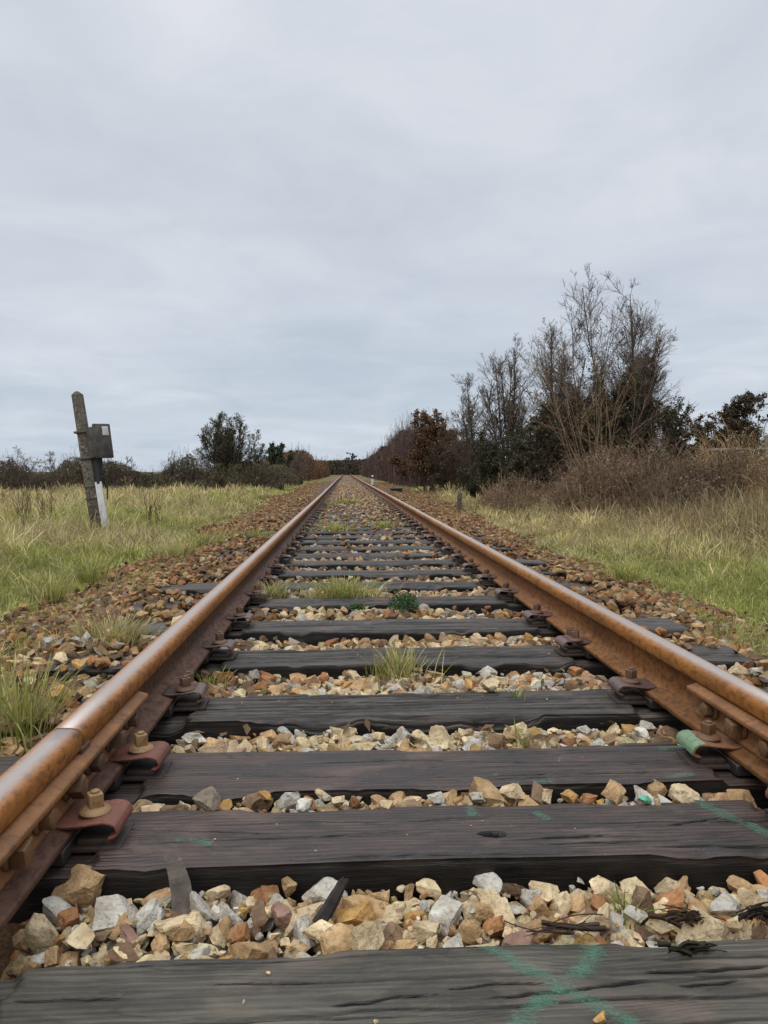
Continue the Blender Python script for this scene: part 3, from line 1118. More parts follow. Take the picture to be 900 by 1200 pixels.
# stones and scree lying over the outer sleeper ends
x = rs.uniform(.80, 1.36, 5200) * rs.choice([-1, 1], 5200); y = 2.0 + rs.random(5200) ** 1.2 * 20
ok = fbm(p3(x * 2, y * 2, 5), 3, 61) > np.where(y < 3.4, .54, np.where(y < 6, .47, .40))
x, y = x[ok], y[ok]
s = rs.uniform(.018, .036, len(x))
ST.add(np.stack([x, y, .008 + 0 * x], 1), s, rot_matrices(len(x), rs, .4), rs.integers(0, NTEMP, len(x)), colours(x, y, rs))
# chips and grit on the tops of the near sleepers
x = rs.uniform(-.62, .66, 170); y = .86 + rs.random(170) * 2.6
ok = in_sleeper(x, y, -.012) & (fbm(p3(x * 3, y * 6, 2), 2, 77) > .42)
x, y = x[ok], y[ok]
s = rs.uniform(.0015, .0040, len(x))
ST.add(np.stack([x, y, .0005 + 0 * x], 1), s, rot_matrices(len(x), rs, .5), rs.integers(0, NTEMP, len(x)), colours(x, y, rs))
ST.pack()
keepm = (ST.pos[:, 1] > .84)
pxs, pys, dep = project(ST.pos)
keepm &= (pxs > -420) & (pxs < 1350) & (pys < 1500)
for a in ('pos', 'size', 'rot', 'tem', 'col'):
    setattr(ST, a, getattr(ST, a)[keepm])

# which stones show largest: splat them into a small depth buffer with the sleepers and rails
W_, H_ = 450, 600
near = np.where(ST.pos[:, 1] < 3.6)[0]
pts, ids = [], []
for k in near:
    tv = TEMPL[3][ST.tem[k]][0]
    pts.append((tv * ST.size[k]) @ ST.rot[k].T + ST.pos[k])
    ids.append(np.full(len(tv), k))
for i in range(6):
    yf, yn, _ = SLEEPERS[i]
    gx, gy = np.meshgrid(np.arange(-1.3, 1.3, .0012 * (1 + i)), np.arange(yn, yf, .0012 * (1 + i)))
    pts.append(p3(gx, gy, -.002)); ids.append(np.full(gx.size, -1))
for side in (-1, 1):
    gy, gz = np.meshgrid(np.arange(.9, 4.2, .0015), np.arange(0, .17, .003))
    pts.append(p3(side * RAIL_X, gy, gz)); ids.append(np.full(gy.size, -1))
pts, ids = np.concatenate(pts), np.concatenate(ids)
px_, py_, dp_ = project(pts)
ix, iy = (px_ / 2).astype(int), (py_ / 2).astype(int)
ok = (ix >= 0) & (ix < W_) & (iy >= 0) & (iy < H_)
ix, iy, dp_, ids = ix[ok], iy[ok], dp_[ok], ids[ok]
order = np.argsort(-dp_)
buf = np.full((H_, W_), -1)
buf[iy[order], ix[order]] = ids[order]
cnt = np.bincount(buf[buf >= 0], minlength=len(ST.pos))
single = np.argsort(-cnt)[:262]
single = single[cnt[single] > 15]
is_single = np.zeros(len(ST.pos), bool)
is_single[single] = True


def stone_verts(idx, level):
    V, Fc, T, base = [], [], [], 0
    for t in range(NTEMP):
        k = idx[ST.tem[idx] == t]
        if len(k) == 0:
            continue
        tv, tf = TEMPL[level][t]
        p = np.einsum('nij,nvj->nvi', ST.rot[k], tv[None] * ST.size[k][:, None, None]) + ST.pos[k][:, None]
        V.append(p.reshape(-1, 3))
        Fc.append((tf[None] + (np.arange(len(k)) * len(tv))[:, None, None]).reshape(-1, 3) + base)
        base += len(k) * len(tv)
        c = np.array([TINTS[TNAMES[j]] for j in ST.col[k]]) * rs.uniform(.68, 1.12, (len(k), 1)) * rs.uniform(.94, 1.06, (len(k), 3))
        far_rust = np.clip((ST.pos[k][:, 1] - 2.6) / 4, 0, 1)[:, None]
        outer = (np.abs(ST.pos[k][:, 0]) > .80)[:, None]
        c = c * (1 - far_rust * np.array([.16, .22, .28])) * np.where(outer, np.array([.80, .76, .68]), 1.0)
        T.append(np.repeat(c, len(tv), 0))
    return np.concatenate(V), np.concatenate(Fc), np.concatenate(T)


rest = np.where(~is_single)[0]
hi = (ST.pos[rest, 1] < 3.4) & (ST.size[rest] > .0135)
lv3, lv2 = rest[hi], rest[~hi]
v3, f3, t3 = stone_verts(lv3, 3)
v2, f2, t2 = stone_verts(lv2, 2)
bal = obj('ballast', new_mesh('ballast', np.concatenate([v3, v2]), tris=np.concatenate([f3, f2 + len(v3)]), tint=np.concatenate([t3, t2]), smooth=False), M_STONE)
tag(bal, 'loose bed of tan, grey and rust-stained ballast stones along the track', 'ballast', None, 'stuff')

# dead leaves and crumbs of bark blown over the ballast
r = np.random.default_rng(77)
n = 5200
y = 1.7 + r.random(n) ** 1.6 * 26
x = r.choice([-1, 1], n) * r.uniform(.80, 2.2, n)
mid_ = r.random(n) < .22
x[mid_] = r.uniform(-.64, .64, mid_.sum())
ok = ~in_sleeper(x, y, 0) & ~near_rail(x, .06) & (y > 1.6)
x, y = x[ok], y[ok]
n = len(x)
z = bed_level(x, y) + r.uniform(.004, .022, n)
a_ = r.uniform(0, 6.28, n)
L, Wd = r.uniform(.010, .026, n), r.uniform(.006, .014, n)
ax_ = np.stack([np.cos(a_), np.sin(a_), r.normal(0, .3, n)], 1)
bx_ = np.stack([-np.sin(a_), np.cos(a_), r.normal(0, .35, n)], 1)
cc = np.stack([x, y, z], 1)
up_ = np.array([0, 0, 1.0])[None] * (r.uniform(.1, .5, n) * Wd)[:, None]
V = np.stack([cc - ax_ * L[:, None], cc - bx_ * Wd[:, None] + up_, cc + ax_ * L[:, None], cc + bx_ * Wd[:, None] + up_], 1).reshape(-1, 3)
b_ = (np.arange(n) * 4)[:, None]
tq = np.concatenate([b_ + np.array([[0, 1, 2]]), b_ + np.array([[0, 2, 3]])])
lt = np.array([(.10, .055, .03), (.15, .085, .045), (.06, .038, .024), (.20, .13, .07), (.09, .075, .035)])[r.integers(0, 5, n)] * r.uniform(.7, 1.2, (n, 1))
o = obj('dead_leaves', new_mesh('dead_leaves', V, tris=tq, tint=np.repeat(lt, 4, 0)), M_LEAF)
tag(o, 'brown dead leaves and bark crumbs scattered over the ballast', 'leaves', None, 'stuff')

# singles: labels say colour and place in the row of their gap
GAPN = [(0, 1, 'behind the chalk-marked sleeper'), (1, 2, 'behind the knot-holed sleeper'), (2, 3, 'between the third and fourth sleepers'), (3, 4, 'between the fourth and fifth sleepers'), (4, 5, 'between the fifth and sixth sleepers')]


def gap_of(p):
    x, y = p[0], p[1]
    if x < -RAIL_X:
        return 'left of the left rail'
    if x > RAIL_X:
        return 'right of the right rail'
    for a, b, w in GAPN:
        if SLEEPERS[a][1] <= y <= SLEEPERS[b][0]:
            return w
    return 'far between the rails'


buckets = {}
for k in single:
    gapw = gap_of(ST.pos[k])
    size = 'large' if ST.size[k] > .038 else 'medium' if ST.size[k] > .029 else 'small'
    buckets.setdefault((gapw, TNAMES[ST.col[k]], size), []).append(k)
for (gapw, cname, size), ks in buckets.items():
    ks.sort(key=lambda k: project(ST.pos[k][None])[0][0])
    for j, k in enumerate(ks):
        tv, tf = TEMPL[4][ST.tem[k]]
        loc = ST.pos[k]
        c = np.array(TINTS[cname]) * rs.uniform(.82, 1.22)
        me = new_mesh('ballast_stone', (tv * ST.size[k]) @ ST.rot[k].T, tris=tf, tint=np.tile(c, (len(tv), 1)), smooth=False)
        o = obj('ballast_stone', me, M_STONE, None, tuple(loc))
        if len(ks) == 1:
            lab = '%s %s stone %s, the only such one' % (size, cname, gapw)
        else:
            o_ = 'leftmost' if j == 0 else 'rightmost' if j == len(ks) - 1 else (ORD[j] + ' from the left' if j < len(ks) / 2 else ORD[len(ks) - 1 - j] + ' from the right')
            lab = '%s %s stone %s, %s' % (size, cname, gapw, o_)
        tag(o, lab, 'stone', 'loose ballast stones between the near sleepers')


def lone_stone(px, py, z, size, cname, tem, label, rz=0.0, sink=.35, tilt=(0, 0), name='ballast_stone'):
    p = on_plane(px, py, z)
    tv, tf = TEMPL[4][tem]
    c = np.array(TINTS[cname]) if isinstance(cname, str) else np.array(cname)
    rot = np.array(Matrix.Rotation(rz, 3, 'Z') @ Matrix.Rotation(tilt[0], 3, 'X') @ Matrix.Rotation(tilt[1], 3, 'Y'))
    me = new_mesh(name, (tv * size) @ rot.T, tris=tf, tint=np.tile(c, (len(tv), 1)), smooth=False)
    o = obj(name, me, M_STONE, None, (p[0], p[1], z + size * sink))
    tag(o, label, 'stone', 'loose ballast stones between the near sleepers')
    return o


lone_stone(576, 808, 0, .034, 'cream', 3, 'round cream stone resting alone on the black fourth sleeper', .4, .5)
lone_stone(703, 1200, 0, .014, 'ochre', 5, 'small ochre stone at the bottom edge on the chalk-marked sleeper', .9, .5)
lone_stone(243, 940, .0, .036, (.20, .17, .13), 8, 'pointed dark grey stone standing up behind the knot-holed sleeper', .5, .1, (.9, .5))
lone_stone(756, 938, .0, .012, (.12, .42, .30), 4, 'small stone painted mint green behind the knot-holed sleeper', .5, .1)
lone_stone(98, 1052, -.055, .052, 'tan', 11, 'broad flat tan slab beside the left rail, largest of the stones', .6, .45, (.15, -.35))
lone_stone(92, 636, -.22, .11, (.055, .045, .035), 9, 'dark lump of stone in the grass at the foot of the leaning post', .2, .3, name='field_stone')
for k, (px, py, col_) in enumerate(((600, 930, 'cream'), (640, 936, 'cream'), (562, 938, 'pale grey'), (720, 930, 'tan'), (668, 934, 'ochre'), (512, 937, 'pale grey'), (797, 930, 'cream'), (690, 938, 'orange'), (300, 941, 'brown'), (362, 940, 'orange'), (396, 941, 'cream'))):
    where = ['above the knot hole', 'right of the knot hole', 'left of the knot hole', 'near the right rail', 'fifth along', 'at mid sleeper', 'closest to the right rail', 'beside a pointed stone', 'right of the pointed stone', 'left of mid sleeper', 'just left of mid sleeper'][k]
    lone_stone(px, py, -.004, (.030, .026, .024, .034, .024, .022, .030, .020, .022, .024, .018)[k], col_, (k * 5 + 2) % NTEMP, '%s stone peeping over the knot-holed sleeper, %s' % (col_, where), k * 1.3, .12, (.2 * (k % 3), .3 * (k % 2)))


# ---- splinters and scraps of wood among the stones
def splinter(name, px, py, z, length, width, rx, ry, rz, m, label):
    g = Geo()
    st = []
    r = random.Random(px)
    n = 9
    v, f = [], []
    for i in range(n):
        t = i / (n - 1)
        s = width * (1 - .38 * t) * (.95 + .1 * r.random())
        ox, oy = .12 * width * math.sin(3 * t + px), r.uniform(-.03, .03) * width
        ring = [(-s * .5, -s * .25), (s * .1, -s * .38), (s * .5, -s * .2), (s * .42, s * .25), (-s * .15, s * .36), (-s * .5, s * .2)]
        v += [(a + ox, b + oy, t * length + (r.uniform(-.10, .10) * length if i == n - 1 else 0)) for a, b in ring]
    for i in range(n - 1):
        for k in range(6):
            f.append((i * 6 + k, i * 6 + (k + 1) % 6, (i + 1) * 6 + (k + 1) % 6, (i + 1) * 6 + k))
    f += [tuple(range((n - 1) * 6, n * 6)), tuple(reversed(range(6)))]
    g.add(v, f)
    p = on_plane(px, py, z)
    o = obj(name, g.mesh(name, 0, 1, smooth=False), m, None, tuple(p), (rx, ry, rz))
    tag(o, label, 'wood splinter', 'splinters of wood among the stones')
    return o


splinter('wood_splinter', 214, 1074, -.055, .100, .040, R(-18), R(-8), .3, M_WOODBIT, 'upright grey wood splinter among the stones near the left rail')
splinter('wood_splinter', 372, 1083, -.035, .078, .024, R(-30), R(52), .2, M_CHAR, 'charred black stick leaning on pale stones behind the chalk-marked sleeper')


# ---- wisps of dead grass
def wisp(px, py, z, n, length, spread, label, tints, flat=.25, seed=0):
    r = np.random.default_rng(seed)
    p = on_plane(px, py, z)
    V, Q, T = [], [], []
    for _ in range(n):
        c = np.array([r.normal(0, spread), r.normal(0, spread * .22), abs(r.normal(0, .008))])
        a = r.normal(0, .35)
        L = length * r.uniform(.5, 1.2)
        d = np.array([math.cos(a), math.sin(a), r.normal(0, flat * .3)])
        w = r.uniform(.0004, .0013) if r.random() < .78 else r.uniform(.0022, .0045)
        sag = r.normal(0, .16)
        col = np.array(tints[r.integers(len(tints))]) * r.uniform(.7, 1.2)
        b = len(V)
        for j in range(6):
            t = j / 5
            pt = c + d * (t - .5) * L + np.array([-d[1], d[0], 0]) * sag * L * (t - .5) ** 2 * 2 + np.array([0, 0, math.sin(t * 3.14) * flat * L * .25])
            V += [pt + [0, -w, w], pt + [0, w, w], pt + [0, 0, -w]]
            T += [col] * 3
        for j in range(5):
            for k in range(3):
                Q.append((b + j * 3 + k, b + j * 3 + (k + 1) % 3, b + (j + 1) * 3 + (k + 1) % 3, b + (j + 1) * 3 + k))
    o = obj('dead_grass_wisp', new_mesh('dead_grass_wisp', np.array(V), quads=np.array(Q), tint=np.array(T)), M_GRASS, None, tuple(p))
    tag(o, label, 'dead grass', 'wisps of dead grass on the track')


wisp(808, 1080, -.024, 34, .050, .018, 'dark brown matted wisp of dead grass near the right end of the front gap', [(.09, .055, .034), (.14, .09, .055), (.05, .03, .02)], .5, 1)
wisp(655, 1092, -.005, 13, .08, .028, 'flat pale wisp of dead grass at the far edge of the chalk-marked sleeper', [(.14, .09, .06), (.09, .06, .045)], .12, 2)
wisp(892, 1078, -.02, 40, .05, .014, 'black matted wisp of dead grass at the right edge of the front gap', [(.04, .028, .02), (.07, .045, .03)], .7, 3)
wisp(812, 1117, .001, 22, .035, .014, 'small flat tuft of dead grass lying on the chalk-marked sleeper', [(.06, .055, .03)], .2, 4)


# ------------------------------------------------------------------ grass
def blades(root, h, w, lean_dir, lean, tint, r, curl=.6):
    """(N,3) roots -> 7 vertices per blade"""
    n = len(root)
    d = np.stack([np.cos(lean_dir), np.sin(lean_dir), np.zeros(n)], 1)
    fa = lean_dir + np.pi / 2 + r.normal(0, .5, n)
    sd = np.stack([np.cos(fa), np.sin(fa), np.zeros(n)], 1)
    V = np.zeros((n, 7, 3))
    for j, t in enumerate((0.0, .45, .78)):
        bend = lean * (t ** (1 + curl))
        c = root + d * (bend * h)[:, None]
        c[:, 2] += h * t * np.sqrt(np.clip(1 - (lean * t) ** 2 * .55, .15, 1))
        ww = (w * (1 - .45 * t))[:, None] * sd / 2
        V[:, j * 2], V[:, j * 2 + 1] = c - ww, c + ww
    c = root + d * (lean * h)[:, None]
    c[:, 2] += h * np.sqrt(np.clip(1 - lean ** 2 * .55, .10, 1))
    V[:, 6] = c
    b = (np.arange(n) * 7)[:, None]
    q = np.concatenate([b + np.array([[0, 1, 3, 2]]), b + np.array([[2, 3, 5, 4]])])
    t3_ = b + np.array([[4, 5, 6]])
    T = np.repeat(tint, 7, 0)
    return V.reshape(-1, 3), q, t3_, T


class Blades:
    def __init__(self):
        self.v, self.q, self.t, self.c, self.n = [], [], [], [], 0

    def add(self, *a):
        v, q, t, c = blades(*a)
        self.v.append(v); self.q.append(q + self.n); self.t.append(t + self.n); self.c.append(c)
        self.n += len(v)

    def mesh(self, name):
        return new_mesh(name, np.concatenate(self.v), quads=np.concatenate(self.q), tris=np.concatenate(self.t), tint=np.concatenate(self.c))


GREEN = np.array([(0.275, 0.300, 0.055), (0.350, 0.355, 0.095), (0.175, 0.220, 0.045), (0.42, 0.405, 0.15)])
STRAW = np.array([(0.56, 0.45, 0.23), (0.47, 0.36, 0.17), (0.64, 0.55, 0.32), (0.32, 0.22, 0.11), (0.44, 0.39, 0.17)])


def verge(side, n, seed, grass):
    r = np.random.default_rng(seed)
    y0, y1 = 2.2, 75.0

    def spots(m):
        u = r.random(m)
        y = 1 / (1 / y0 + u * (1 / y1 - 1 / y0))            # even over the picture
        y = np.where(r.random(m) < .35, y0 + (y1 - y0) * r.random(m) ** 2.4, y)
        lim = (0.49 * y + 1.4) if side < 0 else (0.63 * y + 1.4)
        edge = verge_edge(np.full(len(y), side), y)
        return y, edge + r.random(m) ** 1.15 * np.clip(lim - edge, .2, 60)
    # tussocks, each with its own height, colour and size
    per = 42
    m = n // per
    cy, cx = spots(m)
    size = r.uniform(.04, .11, m) * (1 + cy / 22)
    chgt = r.uniform(.55, 1.5, m) ** 1.2
    cstr = r.normal(0, .34, m)
    cbri = r.uniform(.58, 1.38, m)
    i = np.repeat(np.arange(m), per)
    an, rr = r.uniform(0, 2 * np.pi, len(i)), np.abs(r.normal(0, 1, len(i)))
    ty, tx = cy[i] + np.sin(an) * rr * size[i], cx[i] + np.cos(an) * rr * size[i]
    # and a thin sward between them
    k2 = n // 2
    sy, sx = spots(k2)
    y, xx = np.concatenate([ty, sy]), np.concatenate([tx, sx]) - (np.concatenate([np.repeat((r.random(m) < .20) * r.uniform(.1, .75, m), per), np.zeros(k2)]))
    hm = np.concatenate([chgt[i], r.uniform(.4, 1.0, k2)])
    so_ = np.concatenate([cstr[i], r.normal(0, .25, k2)])
    br = np.concatenate([cbri[i], r.uniform(.7, 1.2, k2)])
    wind = np.concatenate([np.where(side * np.cos(an) > 9, an, np.arctan2(np.sin(an), side * np.cos(an))) + r.normal(0, .5, len(i)), r.uniform(0, 2 * np.pi, k2)])
    x = side * xx
    edge = verge_edge(np.full(len(y), side), y)
    ok = (xx > edge + .25 + (fbm(p3(x * 2, y * 2, 5), 2, 55) - .5) * 1.0) | (r.random(len(x)) < .22) | ((xx > edge - .25) & (fbm(p3(x * 1.6, y * 1.1, 8), 2, 57) > .60))
    ok[:len(i)] |= (np.repeat(r.random(m) < .5, per) & (xx[:len(i)] > 1.0) & (xx[:len(i)] < edge[:len(i)] + .2) & (y[:len(i)] > 4))
    ok &= y > 1.9
    x, y, xx, edge, hm, so_, br, wind = (q[ok] for q in (x, y, xx, edge, hm, so_, br, wind))
    k = len(x)
    z = ground_z(x, y)
    gr = fbm(p3(x * .40, y * .40, 3), 3, 90)
    dist = xx - edge
    if side < 0:
        straw = np.clip(.12 + dist * .065 + (gr - .5) * 3.2 + np.clip((y - 5) / 16, 0, .30) + so_, .04, .95)
    else:
        straw = np.clip(.30 + (gr - .5) * 2.0 + np.clip((y - 6.5) / 9, 0, .65) + np.clip((dist - 2.5) * .10, 0, .3) + so_, .05, .96)
    is_straw = r.random(k) < straw
    tint = np.where(is_straw[:, None], STRAW[r.integers(0, len(STRAW), k)], GREEN[r.integers(0, len(GREEN), k)])
    tint = tint * r.uniform(.75, 1.2, (k, 1)) * br[:, None]
    tall = np.clip((dist - .3) / 1.6, 0, 1)
    h = (.07 + .19 * tall * np.where(is_straw, 1.2, .8)) * r.uniform(.55, 1.3, k) * hm
    if side < 0:
        h *= .85 + .30 * np.clip((y - 5) / 10, 0, 1)
    else:
        h *= .62 + .62 * np.clip((y - 7.5) / 9, 0, 1)
    w = np.clip(.0011 * y, .0038, .045) * r.uniform(.6, 1.3, k)
    lean = np.clip(np.abs(r.normal(.85, .40, k)), .08, 1.32)
    grass.add(np.stack([x, y, z - .01], 1), h, w, wind, lean, tint, r)


g_left = Blades()
verge(-1, 185000, 101, g_left)
o = obj('verge_grass', g_left.mesh('verge_grass'), M_GRASS)
tag(o, 'straw and green rough grass of the field left of the track', 'grass', None, 'stuff')
g_right = Blades()
verge(1, 185000, 102, g_right)
o = obj('verge_grass', g_right.mesh('verge_grass'), M_GRASS)
tag(o, 'bright green and straw grass of the bank right of the track', 'grass', None, 'stuff')

# tall dry grass stalks in front of the brambles on the right
r = np.random.default_rng(5)
n = 42000
y = r.uniform(7.0, 16, n)
x = 3.2 + (y - 7.5) * .17 + r.random(n) ** .8 * 5.6
ok = fbm(p3(x * .8, y * .8, 0), 3, 18) > .40
x, y = x[ok], y[ok]
n = len(x)
hm = np.clip((x - 3.2) / 2.0, .25, 1)
b = Blades()
b.add(np.stack([x, y, ground_z(x, y)], 1), r.uniform(.25, .80, n) * hm, r.uniform(.005, .011, n), r.uniform(0, 6.28, n), np.clip(np.abs(r.normal(.7, .4, n)), .05, 1.3), np.where(r.random((n, 1)) < .6, STRAW[r.integers(0, len(STRAW), n)], np.array([[.24, .16, .10]])) * r.uniform(.5, 1.1, (n, 1)), r)
o = obj('dry_stalks', b.mesh('dry_stalks'), M_GRASS)
tag(o, 'tall dry straw stalks standing in front of the right bramble bank', 'grass', None, 'stuff')


def tuft(px, py, z, n, h, spread, green, label, seed, lean=.55, w=None, name='grass_tuft'):
    r = np.random.default_rng(seed)
    p = on_plane(px, py, z)
    rr = np.abs(r.normal(0, spread, n))
    an = r.uniform(0, 2 * np.pi, n)
    root = np.stack([rr * np.cos(an), rr * np.sin(an) * .75, np.full(n, -.015)], 1)
    isg = r.random(n) < green
    tint = np.where(isg[:, None], GREEN[r.integers(0, len(GREEN), n)], STRAW[r.integers(0, len(STRAW), n)]) * r.uniform(.7, 1.2, (n, 1))
    wd = np.full(n, w or max(.0040, .0011 * p[1])) * r.uniform(.7, 1.3, n)
    b = Blades()
    b.add(root, h * r.uniform(.45, 1.15, n), wd, an + r.normal(0, .7, n), np.clip(np.abs(r.normal(lean, .25, n)), .05, 1.2), tint, r)
    o = obj(name, b.mesh(name), M_GRASS, None, tuple(p))
    tag(o, label, 'grass tuft', 'grass tufts growing in the ballast')
    return o


tuft(466, 793, -.03, 260, .120, .058, .60, 'upright yellow-green grass tuft between the fourth and fifth sleepers', 1, .45)
tuft(404, 697, 0.0, 520, .12, .120, .75, 'broad green grass tuft between the rails, widest of those on the track', 2, .75)
tuft(318, 697, 0.0, 260, .10, .075, .55, 'dull olive grass tuft against the inside of the left rail', 3, .7)
tuft(130, 757, -.03, 800, .145, .085, .20, 'straw coloured grass tuft on the ballast left of the left rail', 4, .75)
tuft(22, 860, -.03, 330, .22, .080, .75, 'tall green grass tuft at the left edge below the dry tuft', 5, .5)
tuft(104, 680, -.12, 160, .26, .075, .85, 'dark green spiky grass tuft on the stones below the leaning post', 6, .8)
tuft(58, 700, -.12, 200, .22, .11, .6, 'pale green grass tuft left of the spiky dark one', 7, .7)
tuft(733, 676, -.08, 170, .17, .11, .92, 'flat green grass tuft at the ballast edge right of the rails', 8, .95)
tuft(390, 622, 0.0, 170, .15, .16, .7, 'yellow-green grass tuft far up the middle of the track', 9, .7)
tuft(448, 618, 0.0, 130, .13, .14, .7, 'small yellow-green grass tuft up the track nearer the right rail', 10, .7)
tuft(405, 591, 0.0, 260, .16, .19, .6, 'hazy olive grass patch farthest up the middle of the track', 11, .7)
tuft(245, 800, -.03, 40, .07, .040, .8, 'sparse thin grass tuft beside the left rail behind the two-bolt clip', 12, .7)
tuft(606, 815, 0.0, 14, .05, .02, .9, 'few thin grass blades on the ballast near the right rail', 13, .6)
tuft(618, 872 - 5, -.03, 0 + 12, .06, .02, .8, 'tiny grass sprig in stones between the third and fourth sleepers', 14, .6)
tuft(741, 1068, -.04, 34, .045, .018, .95, 'little bright green grass sprig among stones behind the chalk-marked sleeper', 15, .7)
tuft(825, 768, -.03, 150, .05, .040, .95, 'low dark green tuft on a sleeper end right of the rails', 16, .8)
tuft(300, 632, -.02, 130, .16, .14, .85, 'green grass tuft on the ballast close left of the left rail', 17, .7)
tuft(238, 640, -.08, 200, .22, .20, .6, 'large pale grass tuft at the left ballast edge', 18, .7)
tuft(205, 650, -.08, 140, .2, .13, .5, 'straw and green grass tuft left of the large pale one', 19, .7)


# a leafy weed: small leaves on short stems
def weed(px, py, z, n, rad, h, label, seed):
    r = np.random.default_rng(seed)
    p = on_plane(px, py, z)
    d = r.normal(size=(n, 3))
    d /= np.linalg.norm(d, axis=1)[:, None]
    d[:, 2] = np.abs(d[:, 2])
    c = d * r.random((n, 1)) ** .4 * np.array([rad, rad * .7, h])
    s = r.uniform(.004, .009, n)[:, None]
    a = r.normal(size=(n, 3)); a /= np.linalg.norm(a, axis=1)[:, None]
    bb = np.cross(a, r.normal(size=(n, 3))); bb /= np.linalg.norm(bb, axis=1)[:, None]
    V = np.stack([c - a * s, c + bb * s * .5, c + a * s, c - bb * s * .5], 1).reshape(-1, 3)
    q = np.arange(n * 4).reshape(n, 4)
    t = np.array([(.045, .095, .028), (.065, .12, .035), (.03, .07, .022)])[r.integers(0, 3, n)] * r.uniform(.8, 1.2, (n, 1))
    o = obj('leafy_weed', new_mesh('leafy_weed', V, quads=q, tint=np.repeat(t, 4, 0)), M_LEAF, None, tuple(p))
    tag(o, label, 'weed', 'leafy weeds on the track')


weed(473, 713, .0, 900, .085, .085, 'round dark green leafy weed on the seventh sleeper', 1)
weed(418, 714, 0.0, 260, .045, .03, 'small flat green weed left of the round dark weed', 2)


# ------------------------------------------------------------------ woody plants
def tubes(P, Rd, sides):
    """P (N,K,3) polylines, Rd (N,K) radii -> vertices, quads"""
    n, k, _ = P.shape
    t = np.gradient(P, axis=1)
    t /= np.linalg.norm(t, axis=2, keepdims=True) + 1e-9
    ref = np.where(np.abs(t[..., 2:3]) > .9, np.array([1.0, 0, 0]), np.array([0, 0, 1.0]))
    u = np.cross(t, ref)
    u /= np.linalg.norm(u, axis=2, keepdims=True) + 1e-9
    w = np.cross(t, u)
    a = np.arange(sides) * 2 * np.pi / sides
    V = P[:, :, None] + Rd[:, :, None, None] * (np.cos(a)[None, None, :, None] * u[:, :, None] + np.sin(a)[None, None, :, None] * w[:, :, None])
    i = np.arange(n * k * sides).reshape(n, k, sides)
    j = np.roll(i, -1, 2)
    q = np.stack([i[:, :-1], j[:, :-1], j[:, 1:], i[:, 1:]], -1).reshape(-1, 4)
    return V.reshape(-1, 3), q


KP = 5


def grow(start, direc, length, radius, r, wig=.12, up=.1):
    """straight-ish wandering polylines with KP points"""
    n = len(start)
    P = np.zeros((n, KP, 3))
    P[:, 0] = start
    d = direc.copy()
    for j in range(1, KP):
        d = d + r.normal(0, wig, (n, 3)) + np.array([0, 0, up])
        d /= np.linalg.norm(d, axis=1, keepdims=True)
        P[:, j] = P[:, j - 1] + d * (length / (KP - 1))[:, None]
    Rd = radius[:, None] * np.linspace(1, .35, KP)[None]
    return P, Rd


def children(P, Rd, L, per, r, ang, ratio, t0=.2, rr=.55, minr=.003, wig=.14, up=.08, taper=True):
    n = len(P)
    idx = np.repeat(np.arange(n), per)
    t = t0 + (1 - t0) * r.random(len(idx))
    f = t * (KP - 1)
    j = np.minimum(f.astype(int), KP - 2)
    k = (f - j)[:, None]
    s = P[idx, j] * (1 - k) + P[idx, j + 1] * k
    tan = P[idx, j + 1] - P[idx, j]
    tan /= np.linalg.norm(tan, axis=1, keepdims=True) + 1e-9
    rad = Rd[idx, j] * (1 - k[:, 0]) + Rd[idx, j + 1] * k[:, 0]
    q = r.normal(size=(len(idx), 3))
    q -= (q * tan).sum(1, keepdims=True) * tan
    q /= np.linalg.norm(q, axis=1, keepdims=True) + 1e-9
    a = np.clip(r.normal(ang, .22, len(idx)), .1, 1.5)[:, None]
    d = tan * np.cos(a) + q * np.sin(a)
    ln = L[idx] * ratio * r.uniform(.5, 1.2, len(idx)) * ((1.25 - .90 * t) if taper else 1)
    P2, R2 = grow(s, d, ln, np.maximum(rad * rr, minr), r, wig, up)
    return P2, R2, ln


def leaf_cards(c, s, tint, r):
    n = len(c)
    a = r.normal(size=(n, 3)); a /= np.linalg.norm(a, axis=1, keepdims=True)
    b = np.cross(a, r.normal(size=(n, 3))); b /= np.linalg.norm(b, axis=1, keepdims=True) + 1e-9
    s = s[:, None]
    V = np.stack([c - a * s, c + b * s * .55 + a * s * .1, c + a * s, c - b * s * .55 - a * s * .1], 1).reshape(-1, 3)
    return V, np.arange(n * 4).reshape(n, 4), np.repeat(tint, 4, 0)


